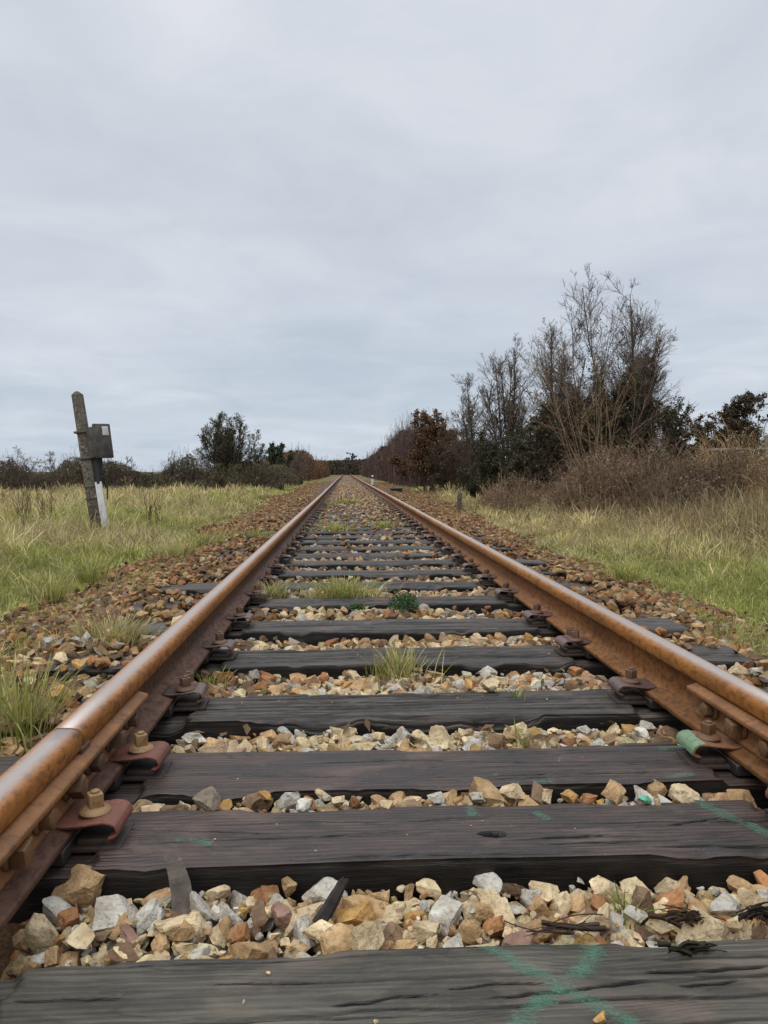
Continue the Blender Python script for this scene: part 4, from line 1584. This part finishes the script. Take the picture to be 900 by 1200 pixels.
def bare_tree(px, top_py, hw_px, Y, label, seed, group, bark, twig, stems=5, leaves=0, leaf_tint=None, ivy=0, fan=.30, name='bare_tree', cat='tree', twigs=(9, 7, 5), leaf_size=.05, base_z=None, thin=1.0, up=.10, dome=.45):
    r = np.random.default_rng(seed)
    b = at_depth(px, 600, Y)
    gz = float(ground_z(np.array([b[0]]), np.array([Y]))[0]) if base_z is None else base_z
    top = at_depth(px, top_py, Y)[2]
    H = (top - gz)
    half = hw_px / F * Y
    root = empty(name, (b[0], Y, gz))
    tag(root, label, cat, group)
    a = r.uniform(0, 2 * np.pi, stems)
    inc = np.abs(r.normal(0, fan, stems))
    inc[0] = .04
    inc = np.minimum(inc, 1.2)
    d = np.stack([np.cos(a) * np.sin(inc), np.sin(a) * np.sin(inc), np.cos(inc)], 1)
    st = np.stack([np.cos(a) * .06 * stems ** .5 * r.random(stems), np.sin(a) * .06 * stems ** .5 * r.random(stems), np.zeros(stems) - .05], 1)
    L0 = H * np.clip(r.uniform(.72, .9, stems) - dome * np.minimum(inc, .9), .3, .9)
    L0[0] = H * .84
    P0, R0 = grow(st, d, L0, .0080 * H * thin * r.uniform(.7, 1.2, stems), r, .06, up)
    P1, R1, L1 = children(P0, R0, L0, twigs[0], r, .50, .38, .20, .55, .006, .10, up)
    P2, R2, L2 = children(P1, R1, L1, twigs[1], r, .60, .50, .15, .55, .0045, .13, up * .8)
    P3, R3, L3 = children(P2, R2, L2, twigs[2], r, .65, .60, .15, .6, .0030, .16, up * .6)
    Rm = max(.0026, .00014 * Y)
    R3 = np.maximum(R3, Rm * .8)
    R2 = np.maximum(R2, Rm)
    # shape the crown to the width it has in the photograph
    allp = P3.reshape(-1, 3)
    wx = np.percentile(np.abs(allp[:, 0]), 95) + 1e-6
    hz = np.percentile(allp[:, 2], 98.5)
    k = np.array([half / wx, max(.5, half / wx), H / hz])
    P0, P1, P2, P3 = P0 * k, P1 * k, P2 * k, P3 * k
    v, q = tubes(P0, R0, 6)
    obj('trunk', new_mesh('trunk', v, quads=q), bark, root)
    V, Q, T, base = [], [], [], 0
    for P, Rd, sd in ((P1, R1, 4), (P2, R2, 3), (P3, R3, 3)):
        v, q = tubes(P, Rd, sd)
        V.append(v); Q.append(q + base); base += len(v)
        c = np.array(twig)[None] * r.uniform(.7, 1.25, (len(P), 1))
        T.append(np.repeat(c, KP * sd, 0))
    obj('twigs', new_mesh('twigs', np.concatenate(V), quads=np.concatenate(Q), tint=np.concatenate(T)), M_TWIG, root)
    if leaves:
        i = r.integers(0, len(P3), leaves)
        j = r.integers(0, KP, leaves)
        c = P3[i, j] + r.normal(0, .05, (leaves, 3))
        lt = np.array(leaf_tint)[r.integers(0, len(leaf_tint), leaves)] * r.uniform(.6, 1.25, (leaves, 1))
        v, q, t = leaf_cards(c, r.uniform(.6, 1.3, leaves) * leaf_size, lt, r)
        obj('leaves', new_mesh('leaves', v, quads=q, tint=t), M_LEAF, root)
    if ivy:
        i = r.integers(0, len(P1), ivy)
        j = r.integers(0, KP, ivy)
        c = P1[i, j] * np.array([.7, .7, .75]) + r.normal(0, .12, (ivy, 3))
        lt = np.array([(.044, .060, .026), (.060, .076, .032), (.036, .044, .022)])[r.integers(0, 3, ivy)] * r.uniform(.6, 1.2, (ivy, 1))
        v, q, t = leaf_cards(c, r.uniform(.6, 1.3, ivy) * leaf_size, lt, r)
        obj('ivy', new_mesh('ivy', v, quads=q, tint=t), M_LEAF, root)
    return root


def thicket(x0, x1, y0, y1, height, label, seed, tints, name='bramble_thicket', cat='bramble', group=None, n_stem=900, n_leaf=9000, leaf=.035, arch=.6, stem_tint=(.085, .05, .035), lumps=None, minr=.004, core=0, rise=1.0, pw=(3, 4), floor=(.05, .15), lump=.9):
    """a mass of arching stems and small leaves over a rectangle of ground, in world coordinates around its own base"""
    r = np.random.default_rng(seed)
    cx, cy = (x0 + x1) / 2, (y0 + y1) / 2
    gz = float(ground_z(np.array([cx]), np.array([cy]))[0])
    root = empty(name, (cx, cy, gz))
    tag(root, label, cat, group)

    def hgt(x, y):
        e = np.clip(1 - np.abs((x - cx) / ((x1 - x0) / 2 + 1e-6)) ** pw[0], floor[0], 1) * np.clip(1 - np.abs((y - cy) / ((y1 - y0) / 2 + 1e-6)) ** pw[1], floor[1], 1)
        k = 1 + lump * 1.6 * (fbm(p3(x * 1.1 / rise, y * 1.1 / rise, seed), 3, seed) - .5)
        return height * e ** .5 * k
    x, y = r.uniform(x0, x1, n_stem), r.uniform(y0, y1, n_stem)
    h = hgt(x, y)
    a = r.uniform(0, 2 * np.pi, n_stem)
    reach = h * r.uniform(.2, .9, n_stem) * arch
    t = np.linspace(0, 1, 7)
    P = np.zeros((n_stem, 7, 3))
    P[:, :, 0] = (x - cx)[:, None] + (np.cos(a) * reach)[:, None] * t
    P[:, :, 1] = (y - cy)[:, None] + (np.sin(a) * reach)[:, None] * t
    curve = np.sin(t * r.uniform(1.5, 2.6, n_stem)[:, None])
    P[:, :, 2] = h[:, None] * curve * (r.uniform(.6, 1.1, n_stem) + (r.random(n_stem) < .06) * .35)[:, None]
    P += r.normal(0, .02, P.shape)
    Rd = np.full((n_stem, 7), minr) * np.linspace(1.2, .5, 7)
    v, q = tubes(P, Rd, 3)
    pale = np.clip((fbm(p3(x * .9, y * .9, 0), 3, seed + 2) - .48) * 5 + r.normal(0, .35, n_stem), 0, 1)[:, None]
    tt = np.repeat((np.array(stem_tint)[None] * (1 - pale) + np.array(stem_tint)[None] * np.array([2.0, 1.95, 1.7]) * pale) * r.uniform(.55, 1.3, (n_stem, 1)), 21, 0)
    obj('stems', new_mesh('stems', v, quads=q, tint=tt), M_TWIG, root)
    x, y = r.uniform(x0, x1, n_leaf), r.uniform(y0, y1, n_leaf)
    h = hgt(x, y)
    z = h * (1 - r.random(n_leaf) ** 1.7 * .95)
    cl = fbm(p3(x * 2.2, y * 2.2, z * 2.2), 2, seed + 4)
    ok = cl > .42
    x, y, z = x[ok], y[ok], z[ok]
    n = len(x)
    pick = (fbm(p3(x * .7, y * .7, z * .7), 2, seed + 9) * 1.6 - .3 + r.normal(0, .2, n))
    ti = np.clip((pick * len(tints)).astype(int), 0, len(tints) - 1)
    c = np.stack([x - cx, y - cy, z], 1)
    v, q, t2_ = leaf_cards(c, r.uniform(.5, 1.4, n) * leaf, np.array(tints)[ti] * r.uniform(.6, 1.3, (n, 1)), r)
    obj('leaves', new_mesh('leaves', v, quads=q, tint=t2_), M_LEAF, root)
    return root


BARK_D = bark_material('dark_bark', (.055, .043, .034), (.110, .086, .068))
BARK_T = bark_material('tan_bark', (.13, .085, .050), (.22, .155, .095))
TW_D = (.125, .092, .070)
GR = 'bare trees along the right side of the line'
RUST = [(.165, .085, .046), (.125, .068, .040), (.10, .058, .038), (.20, .115, .060)]
DKBR = [(.070, .048, .033), (.092, .065, .042), (.052, .048, .029), (.12, .078, .048)]
GRN = [(.042, .056, .024), (.056, .072, .030), (.032, .040, .020), (.085, .082, .038)]

bare_tree(500, 487, 37, 34, 'rust brown leafy tree at the far end of the right tree row', 31, GR, BARK_D, (.12, .075, .052), 12, 20000, RUST, 0, .50, 'oak_tree', twigs=(14, 9, 6), leaf_size=.055)
bare_tree(556, 442, 24, 28, 'slim bare tree beside the rust brown leafy one', 32, GR, BARK_D, TW_D, 4, 0, None, 900, .15, twigs=(20, 10, 7), leaf_size=.04)
bare_tree(597, 406, 32, 25, 'tall bare tree, second in the row from the rust brown one', 33, GR, BARK_D, TW_D, 6, 0, None, 2200, .15, twigs=(22, 10, 7), leaf_size=.04, dome=.8, up=.15)
bare_tree(648, 386, 42, 22, 'spreading bare tree left of the tallest one', 34, GR, BARK_D, TW_D, 8, 0, None, 3500, .19, twigs=(20, 10, 6), leaf_size=.04, dome=.9, up=.15)
bare_tree(727, 333, 60, 18.5, 'tallest bare tree, dark and many-stemmed on the right', 35, GR, BARK_D, (.120, .088, .067), 12, 0, None, 5500, .27, twigs=(26, 11, 6), leaf_size=.035, dome=1.05, up=.12, thin=.7)
bare_tree(704, 372, 84, 15.5, 'shrub of long straight tan shoots before the tallest tree', 36, None, BARK_T, (.20, .125, .075), 22, 0, None, 0, .42, 'coppice_shrub', 'shrub', twigs=(4, 2, 2), thin=.24, up=.015, dome=.35)
bare_tree(850, 468, 46, 30, 'dark tree still in brown leaf beyond the right bramble bank', 37, GR, BARK_D, (.09, .064, .048), 12, 20000, [(.085, .058, .038), (.11, .072, .046), (.060, .052, .032)], 4500, .46, 'leafy_tree', twigs=(14, 9, 5), leaf_size=.055)
GBU = 'bushes under the right trees'
def right_bush(px, top, hw, Y, label, seed, tints, name, leaves=15000, twig=(.08, .052, .040)):
    bare_tree(px, top, hw, Y, label, seed, GBU, BARK_D, twig, 12, leaves, tints, 0, .5, name, 'bush', twigs=(12, 8, 5), leaf_size=.038)
MIX = GRN[:2] + DKBR
right_bush(530, 508, 26, 31, 'brown twiggy bush in front of the rust brown tree', 38, DKBR, 'twiggy_bush', 9000, (.10, .062, .045))
right_bush(577, 520, 32, 24, 'dark green and brown bush under the slim bare tree', 39, GRN[:3] + DKBR[:2], 'evergreen_bush')
right_bush(622, 492, 40, 21, 'brown and green bush below the spreading bare tree', 40, MIX, 'ivy_bush')
right_bush(672, 470, 46, 19, 'dark brown bush crowded left of the tallest bare tree', 46, DKBR + GRN[:1], 'dense_bush', 17000)
right_bush(728, 446, 52, 18, 'green-brown bush crowded under the tallest bare tree', 48, MIX, 'dense_bush', 19000)
right_bush(780, 482, 46, 18.5, 'green-tinged bush right of the tallest bare tree', 47, MIX, 'mixed_bush')
right_bush(560, 528, 30, 33, 'low brown bush between the rust brown tree and the slim bare tree', 49, DKBR, 'twiggy_bush', 9000)
# a tree outside the frame whose outer twigs reach in from the right
bare_tree(985, 330, 100, 13, 'twigs of a tree reaching in from the right edge', 41, GR, BARK_D, TW_D, 5, 0, None, 0, .4, 'edge_tree', twigs=(8, 5, 3))

# bramble bank at the right, four masses
BR = [(.11, .105, .048), (.15, .098, .066), (.24, .165, .108), (.095, .068, .044), (.34, .25, .15), (.18, .12, .084)]
GB = 'brambles under the right tree row'
def right_bank(pxa, pxb, Y, dpt, h, label, seed, n=16000, st=2200, stem=(.165, .110, .080)):
    a, b = at_depth(pxa, 600, Y)[0], at_depth(pxb, 600, Y)[0]
    thicket(a, b, Y - dpt / 2, Y + dpt / 2, h, label, seed, BR, 'bramble_thicket', 'bramble', GB, st, n, .022, .8, stem, minr=.0038, lump=1.5)
right_bank(565, 700, 18.5, 4.0, .74, 'low dark bramble bank below the ivy bush', 51)
right_bank(650, 790, 14.5, 3.0, .88, 'reddish bramble bank at the foot of the tan shoots', 52, 20000, 3000)
right_bank(745, 870, 13.0, 3.0, .86, 'brown bramble bank below the dark leafy tree', 53, 19000, 2800)
right_bank(830, 970, 12.5, 3.2, .95, 'straw-brown bramble bank at the right edge before the fence', 54, 16000, 3400, (.24, .165, .095))

# long hedge running beside the line in the distance, right
HB = [(.075, .050, .044), (.105, .066, .054), (.055, .040, .036), (.13, .078, .056)]
FL = dict(pw=(10, 12), floor=(.6, .6), lump=.35)
thicket(3.3, 6.6, 41, 70, 3.6, 'tall purplish brown hedge beside the line, right of the vanishing point', 61, HB, 'tall_hedge', 'hedge', None, 7500, 70000, .06, .25, (.095, .062, .056), minr=.010, rise=5, **FL)
thicket(3.4, 7.5, 70, 170, 3.5, 'distant brown hedge continuing the tall hedge towards the vanishing point', 62, HB, 'far_hedge', 'hedge', None, 5000, 60000, .13, .25, (.095, .062, .056), minr=.018, rise=9, **FL)
# left side
thicket(-7.5, -3.6, 60, 165, 2.2, 'rust brown beech hedge left of the vanishing point', 63, RUST, 'beech_hedge', 'hedge', None, 4200, 50000, .10, .25, (.13, .07, .045), minr=.014, rise=8, pw=(10, 12), floor=(.6, .6), lump=.9)
thicket(-30, 30, 175, 182, 3.2, 'thin brown hedge across the line end at the horizon', 64, [(.085, .065, .052), (.07, .058, .046)], 'cross_hedge', 'hedge', None, 2200, 26000, .25, .3, (.09, .07, .055), minr=.03, rise=20, **FL)
GL = 'bushes along the left field edge'
bare_tree(268, 489, 34, 38, 'big rounded twiggy bush, tallest along the left field edge', 42, GL, BARK_D, (.090, .078, .052), 18, 7000, [(.070, .072, .036), (.095, .080, .046), (.12, .082, .050)], 2500, .55, 'hawthorn_bush', 'bush', twigs=(18, 11, 7), leaf_size=.04, up=.14, dome=.35)
bare_tree(325, 522, 15, 52, 'dark green bush right of the big rounded one', 43, GL, BARK_D, TW_D, 14, 14000, [(.044, .068, .034), (.058, .080, .040)], 0, .55, 'evergreen_bush', 'bush', twigs=(12, 8, 5), leaf_size=.06, up=.14, dome=.4)
bare_tree(347, 528, 18, 56, 'pale bare thorn bush beside the dark green bush', 44, GL, BARK_D, (.13, .105, .085), 9, 0, None, 0, .40, 'thorn_bush', 'bush', twigs=(11, 8, 5))
LB = [(.090, .098, .048), (.12, .112, .062), (.13, .100, .064), (.090, .072, .050), (.18, .16, .09)]
def left_bank(pxa, pxb, Y, dpt, h, label, seed, tints=LB, n=17000, st=2400):
    a, b = at_depth(pxa, 600, Y)[0], at_depth(pxb, 600, Y)[0]
    thicket(a, b, Y - dpt / 2, Y + dpt / 2, h, label, seed, tints, 'bramble_hedge', 'bramble hedge', 'bramble hedges along the left field edge', st, n, .048, .6, (.090, .066, .05), minr=.007, rise=2, lump=1.7, floor=(.35, .2))
left_bank(-45, 75, 33, 4, 1.08, 'reddish bramble hedge at the left edge behind the leaning post', 71, [(.105, .070, .052), (.080, .060, .044), (.060, .056, .034)])
left_bank(60, 165, 35, 4, 1.02, 'dark bramble hedge directly behind the leaning post', 72)
left_bank(140, 255, 36, 4, 1.32, 'green-brown bramble hedge left of the big rounded bush', 73, n=20000)
left_bank(235, 330, 38, 4, 1.0, 'low green bramble hedge at the foot of the big rounded bush', 74)
left_bank(300, 352, 48, 6, 1.0, 'low dark bramble patch below the dark green bush', 75)
for k, (px, tp, hw, Y, lab) in enumerate(((22, 526, 24, 31, 'thin bare thorn bush nearest the left edge'), (66, 530, 22, 32, 'thin bare thorn bush just left of the leaning post'), (150, 536, 18, 34, 'thin bare thorn bush just right of the leaning post'), (205, 531, 12, 36, 'thin bare sapling left of the big rounded bush'))):
    bare_tree(px, tp, hw, Y, lab, 80 + k, 'bare thorn bushes in the left hedge', BARK_D, (.125, .098, .080), 8, 0, None, 0, .35, 'thorn_bush', 'bush', twigs=(9, 6, 4))
# trees and scrub on the far hill
bare_tree(413, 531, 9, 330, 'small bare tree alone on the distant green hill', 91, None, BARK_D, (.09, .085, .08), 4, 900, [(.075, .075, .065)], 0, .4, 'hill_tree', twigs=(7, 5, 3), leaf_size=.4, base_z=-.2)
# brown weeds standing in the field in front of the post
for k, (px, py, h, lab) in enumerate(((52, 590, .62, 'thin brown dead weed stalks in the grass left of the leaning post'), (24, 598, .5, 'brown dead weed stalks close to the left edge'), (178, 588, .42, 'brown dead weed clump right of the leaning post'))):
    p = on_plane(px, py + 30, -.25)
    r = np.random.default_rng(300 + k)
    n = 16
    a = r.uniform(0, 6.28, n)
    d = np.stack([np.cos(a) * .25, np.sin(a) * .25, np.ones(n)], 1)
    d /= np.linalg.norm(d, axis=1, keepdims=True)
    P0, R0 = grow(np.stack([r.normal(0, .09, n), r.normal(0, .09, n), np.zeros(n)], 1), d, h * 1.5 * r.uniform(.5, 1.1, n), np.full(n, .004), r, .05, .05)
    P1, R1, _ = children(P0, R0, np.full(n, h), 6, r, .6, .35, .4, .6, .0035)
    v0, q0 = tubes(P0, R0, 3)
    v1, q1 = tubes(P1, R1, 3)
    vv = np.concatenate([v0, v1])
    o = obj('dead_weed', new_mesh('dead_weed', vv, quads=np.concatenate([q0, q1 + len(v0)]), tint=np.tile(np.array([[.11, .06, .038]]), (len(vv), 1))), M_TWIG, None, tuple(p))
    tag(o, lab, 'weed', 'dead weeds in the left field')


# ------------------------------------------------------------------ leaning concrete post with its box
def post():
    base = on_plane(116, 626, -.24)
    Y = base[1]
    H = 1.98 * Y / 10.5 * 1.0
    root = empty('concrete_post', tuple(base), (R(-2), R(-8.2), R(0)))
    tag(root, 'leaning lichened concrete post carrying a grey box, in the left field', 'post')
    g = Geo()
    w0, w1, dpt = .165, .135, .14
    v = []
    levels = [(-.25, w0, dpt), (0, w0, dpt), (.52, w0 * .97, dpt), (.523, w0 * 1.08, dpt * 1.08), (.545, w0 * 1.08, dpt * 1.08), (.548, w0 * .95, dpt * .96),
              (.70, w0 * .95, dpt * .96), (.703, w0 * 1.06, dpt * 1.06), (.722, w0 * 1.06, dpt * 1.06), (.725, w0 * .93, dpt * .95), (H - .05, w1, dpt * .85), (H, w1 * .30, dpt * .25)]
    for z, a, b in levels:
        v += [(-a / 2, -b / 2, z), (a / 2, -b / 2, z), (a / 2, b / 2, z), (-a / 2, b / 2, z)]
    f = []
    for i in range(len(levels) - 1):
        for k in range(4):
            f.append((i * 4 + k, i * 4 + (k + 1) % 4, (i + 1) * 4 + (k + 1) % 4, (i + 1) * 4 + k))
    n = len(levels)
    f += [tuple(range((n - 1) * 4, n * 4)), (3, 2, 1, 0)]
    g.add(v, f)
    obj('shaft', g.mesh('shaft', .006, 2), M_CONC, root)
    g = Geo()
    for z in (.12, .28, .42, .62, .84, .98, 1.12, 1.26, 1.40, 1.54, 1.68, 1.80):
        if z < H - .12:
            g.lathe([(.0105, 0), (.0105, .004)], 12, Matrix.Rotation(math.pi / 2, 3, 'X'), (-.012 + .01 * math.sin(z * 9), -.0735 + (.0125 * z / H), z))
    obj('bolt_holes', g.mesh('bolt_holes', 0, 1), M_BLACK, root)
    # box, turned a little towards the track
    bx = obj('junction_box', box_mesh((.225, .20, .45), .014), M_BOX, root, (.215, -.075, 1.33), (0, R(1.5), R(50)))
    door = obj('door', box_mesh((.265, .05, .50), .010), M_BOX, bx, (.0, -.128, .0))
    lab = obj('label_plate', box_mesh((.10, .004, .13), .001), M_WHITE, bx, (.04, -.156, .145))
    for z in (1.13, 1.52):
        obj('strap', box_mesh((.26, .165, .028), .003), M_CONC, root, (.02, -.005, z))
    # black cable sleeve and white guard
    g = Geo()
    vv, ff = [], []
    for i in range(7):
        t = i / 6
        z = 1.11 - .38 * t
        wx = .072 - .022 * t
        for k in range(10):
            an = 2 * math.pi * k / 10
            vv.append((.165 - .035 * t + wx * math.cos(an), -.055 + .035 * math.sin(an), z))
    for i in range(6):
        for k in range(10):
            ff.append((i * 10 + k, i * 10 + (k + 1) % 10, (i + 1) * 10 + (k + 1) % 10, (i + 1) * 10 + k))
    ff += [tuple(range(10)), tuple(range(60, 70))]
    g.add(vv, ff)
    obj('cable_sleeve', g.mesh('cable_sleeve', 0, 1), M_BLACK, root)
    obj('cable_guard', box_mesh((.095, .05, .98), .006), M_WHITE, root, (.128, -.06, .27))
    g = Geo()
    g.box((.265, .05, .70), (.17, .12, .014), Matrix.Rotation(R(12), 3, 'Y'))
    g.box((.19, .03, .78), (.016, .016, .20))
    g.box((.205, .03, .60), (.016, .016, .22), Matrix.Rotation(R(8), 3, 'Y'))
    obj('bracket', g.mesh('bracket', .002, 1), M_BLACK, root)


def box_mesh(s, bev):
    g = Geo()
    g.box((0, 0, 0), s)
    return g.mesh('panel', bev, 2)


post()


# ------------------------------------------------------------------ small posts, drain, fence
def stake(px, py_base, py_top, z, wpx, m, label, name='marker_stake', cap=None):
    p = on_plane(px, py_base, z)
    h = (py_base - py_top) / F * p[1]
    w = wpx / F * p[1]
    root = empty(name, tuple(p), (0, R(2), R(12)))
    tag(root, label, 'marker post')
    g = Geo()
    g.add([(-w / 2, -w / 2, -.1), (w / 2, -w / 2, -.1), (w / 2, w / 2, -.1), (-w / 2, w / 2, -.1), (-w * .42, -w * .42, h * .95), (w * .42, -w * .42, h * .95), (w * .42, w * .42, h * .95), (-w * .42, w * .42, h * .95), (-w * .2, -w * .2, h), (w * .2, -w * .2, h), (w * .2, w * .2, h), (-w * .2, w * .2, h)],
          [(3, 2, 1, 0)] + [(k, (k + 1) % 4, 4 + (k + 1) % 4, 4 + k) for k in range(4)] + [(4 + k, 4 + (k + 1) % 4, 8 + (k + 1) % 4, 8 + k) for k in range(4)] + [(8, 9, 10, 11)])
    obj('shaft', g.mesh('shaft', .004, 1), m, root)
    if cap is not None:
        obj('cap', box_mesh((w * .95, w * .95, h * .16), .004), cap, root, (0, 0, h * .80))


stake(538, 600, 576, -.22, 5, M_CONC, 'short grey concrete stake in the grass right of the rails')
stake(436, 571, 557, -.15, 2.4, M_WHITE, 'small white marker post far off right of the rails', cap=M_BLACK)
p = on_plane(464, 577, -.12)
root = empty('drain_trough', (p[0], p[1], -.12))
tag(root, 'low black cable trough end beside the far ballast', 'trough')
g = Geo()
g.box((0, 0, .05), (.42, 1.1, .18))
obj('trough', g.mesh('trough', .02, 2), M_BLACK, root)
g = Geo()
g.box((0, 0, .157), (.47, 1.16, .03))
obj('cover', g.mesh('cover', .008, 2), M_BLACK, root)

Yf = 20.0
a = at_depth(822, 600, Yf)
root = empty('wire_fence', (a[0], Yf, -.05))
tag(root, 'wire and rail fence with wooden posts behind the right bramble bank', 'fence')
m_post = plain('grey_fence_wood', (.13, .11, .09), (.22, .19, .16), .9, 0, 12, .5)
for px in (822, 898, 960):
    X = at_depth(px, 600, Yf)[0] - a[0]
    tall = 1.72 if px != 822 else 1.45
    g = Geo()
    g.box((0, 0, tall / 2), (.13 if px == 898 else .08, .10, tall))
    g.lathe([(.05, tall - .01), (.035, tall + .03)], 8)
    obj('fence_post', g.mesh('fence_post', .01, 1), m_post, root, (X, 0, 0), (0, R(-1), 0))
X1 = at_depth(960, 600, Yf)[0] - a[0]
g = Geo()
g.box((X1 / 2, -.06, 1.36), (X1 + .3, .02, .05), Matrix.Rotation(R(-1.0), 3, 'Y'))
obj('top_rail', g.mesh('top_rail', .004, 1), M_WIRE, root)
g = Geo()
for z in (.5, .8, 1.1):
    g.box((X1 / 2, -.06, z), (X1 + .3, .006, .006))
obj('wires', g.mesh('wires', 0, 1), M_WIRE, root)

# ------------------------------------------------------------------ sky and light
SUN_EL, SUN_AZ = R(52), R(215)          # azimuth clockwise from +Y (along the track)
w = bpy.data.worlds.new('World')
scene.world = w
w.use_nodes = True
t = w.node_tree
t.nodes.clear()
out = t.nodes.new('ShaderNodeOutputWorld')
bg = t.nodes.new('ShaderNodeBackground')
bg.inputs[1].default_value = 0.1
t.links.new(bg.outputs[0], out.inputs[0])
sky = t.nodes.new('ShaderNodeTexSky')
sky.sky_type = 'NISHITA'
sky.sun_disc = False
sky.sun_elevation = SUN_EL
sky.sun_rotation = SUN_AZ
tc = t.nodes.new('ShaderNodeTexCoord')
sep = t.nodes.new('ShaderNodeSeparateXYZ')
t.links.new(tc.outputs['Generated'], sep.inputs[0])


def wm(op, a, b=0.0, clamp=False):
    n = t.nodes.new('ShaderNodeMath')
    n.operation = op
    n.use_clamp = clamp
    for k, v in enumerate((a, b)):
        if isinstance(v, bpy.types.NodeSocket):
            t.links.new(v, n.inputs[k])
        else:
            n.inputs[k].default_value = v
    return n.outputs[0]


# the overcast deck: a flat cloud layer seen in perspective
den = wm('ADD', wm('MAXIMUM', sep.outputs[2], 0.0), 0.16)
comb = t.nodes.new('ShaderNodeCombineXYZ')
t.links.new(wm('DIVIDE', sep.outputs[0], den), comb.inputs[0])
t.links.new(wm('DIVIDE', sep.outputs[1], den), comb.inputs[1])


def wnoise(scale, detail, rough, off, dist=0.3, st=(1, 1, 1)):
    mp = t.nodes.new('ShaderNodeMapping')
    mp.inputs['Location'].default_value = off
    mp.inputs['Scale'].default_value = st
    t.links.new(comb.outputs[0], mp.inputs[0])
    n = t.nodes.new('ShaderNodeTexNoise')
    t.links.new(mp.outputs[0], n.inputs['Vector'])
    n.inputs['Scale'].default_value = scale
    n.inputs['Detail'].default_value = detail
    n.inputs['Roughness'].default_value = rough
    n.inputs['Distortion'].default_value = dist
    return n.outputs['Fac']


big = wnoise(0.75, 5, .50, (3.1, 1.4, 0), .4)
mid = wnoise(2.3, 7, .58, (7.3, 2.2, 0), .5)
dens = wm('ADD', wm('MULTIPLY', big, .56), wm('MULTIPLY', mid, .44))
ramp = t.nodes.new('ShaderNodeValToRGB')
e = ramp.color_ramp.elements
e[0].position, e[0].color = .36, (5.9, 6.4, 7.1, 1)
e[1].position, e[1].color = .64, (7.8, 8.0, 8.45, 1)
x_ = e.new(.50)
x_.color = (6.75, 7.15, 7.75, 1)
t.links.new(dens, ramp.inputs[0])
# brighter towards the zenith, as an overcast sky is
zr = t.nodes.new('ShaderNodeValToRGB')
e = zr.color_ramp.elements
e[0].position, e[0].color = 0.0, (.86, .92, .98, 1)
e[1].position, e[1].color = 1.0, (3.2, 3.2, 3.12, 1)
for pos, c in ((.10, (.88, .92, .96)), (.30, (.95, .96, .975)), (.52, (1.03, 1.03, 1.03))):
    k_ = e.new(pos)
    k_.color = (*c, 1)
t.links.new(sep.outputs[2], zr.inputs[0])
mul = t.nodes.new('ShaderNodeMix')
mul.data_type = 'RGBA'
mul.blend_type = 'MULTIPLY'
mul.inputs[0].default_value = 1
t.links.new(ramp.outputs[0], mul.inputs[6])
t.links.new(zr.outputs[0], mul.inputs[7])
mx = t.nodes.new('ShaderNodeMix')
mx.data_type = 'RGBA'
mx.inputs[0].default_value = .93
t.links.new(sky.outputs[0], mx.inputs[6])
t.links.new(mul.outputs[2], mx.inputs[7])
t.links.new(mx.outputs[2], bg.inputs[0])

sun = bpy.data.lights.new('sun', 'SUN')
sun.energy = 1.6
sun.angle = R(40)
sun.color = (1.0, .975, .94)
so = bpy.data.objects.new('sun', sun)
COL.objects.link(so)
sd = Vector((math.sin(SUN_AZ) * math.cos(SUN_EL), math.cos(SUN_AZ) * math.cos(SUN_EL), math.sin(SUN_EL)))
so.rotation_euler = sd.to_track_quat('Z', 'Y').to_euler()
so.location = (0, 0, 20)

cam = bpy.data.cameras.new('camera')
cam.sensor_fit = 'AUTO'
cam.sensor_width = 36
cam.lens = F / 1200 * 36
cam.clip_start = .05
cam.clip_end = 5000
co = bpy.data.objects.new('camera', cam)
COL.objects.link(co)
co.location = CAM
co.rotation_euler = (math.pi / 2 - PITCH, 0, -YAW)
scene.camera = co

vs = scene.view_settings
vs.view_transform = 'Standard'
vs.look = 'None'
vs.exposure = 0
vs.gamma = 1
vs.use_curve_mapping = False
scene.cycles.use_denoising = True
scene.cycles.max_bounces = 6
scene.cycles.transparent_max_bounces = 8
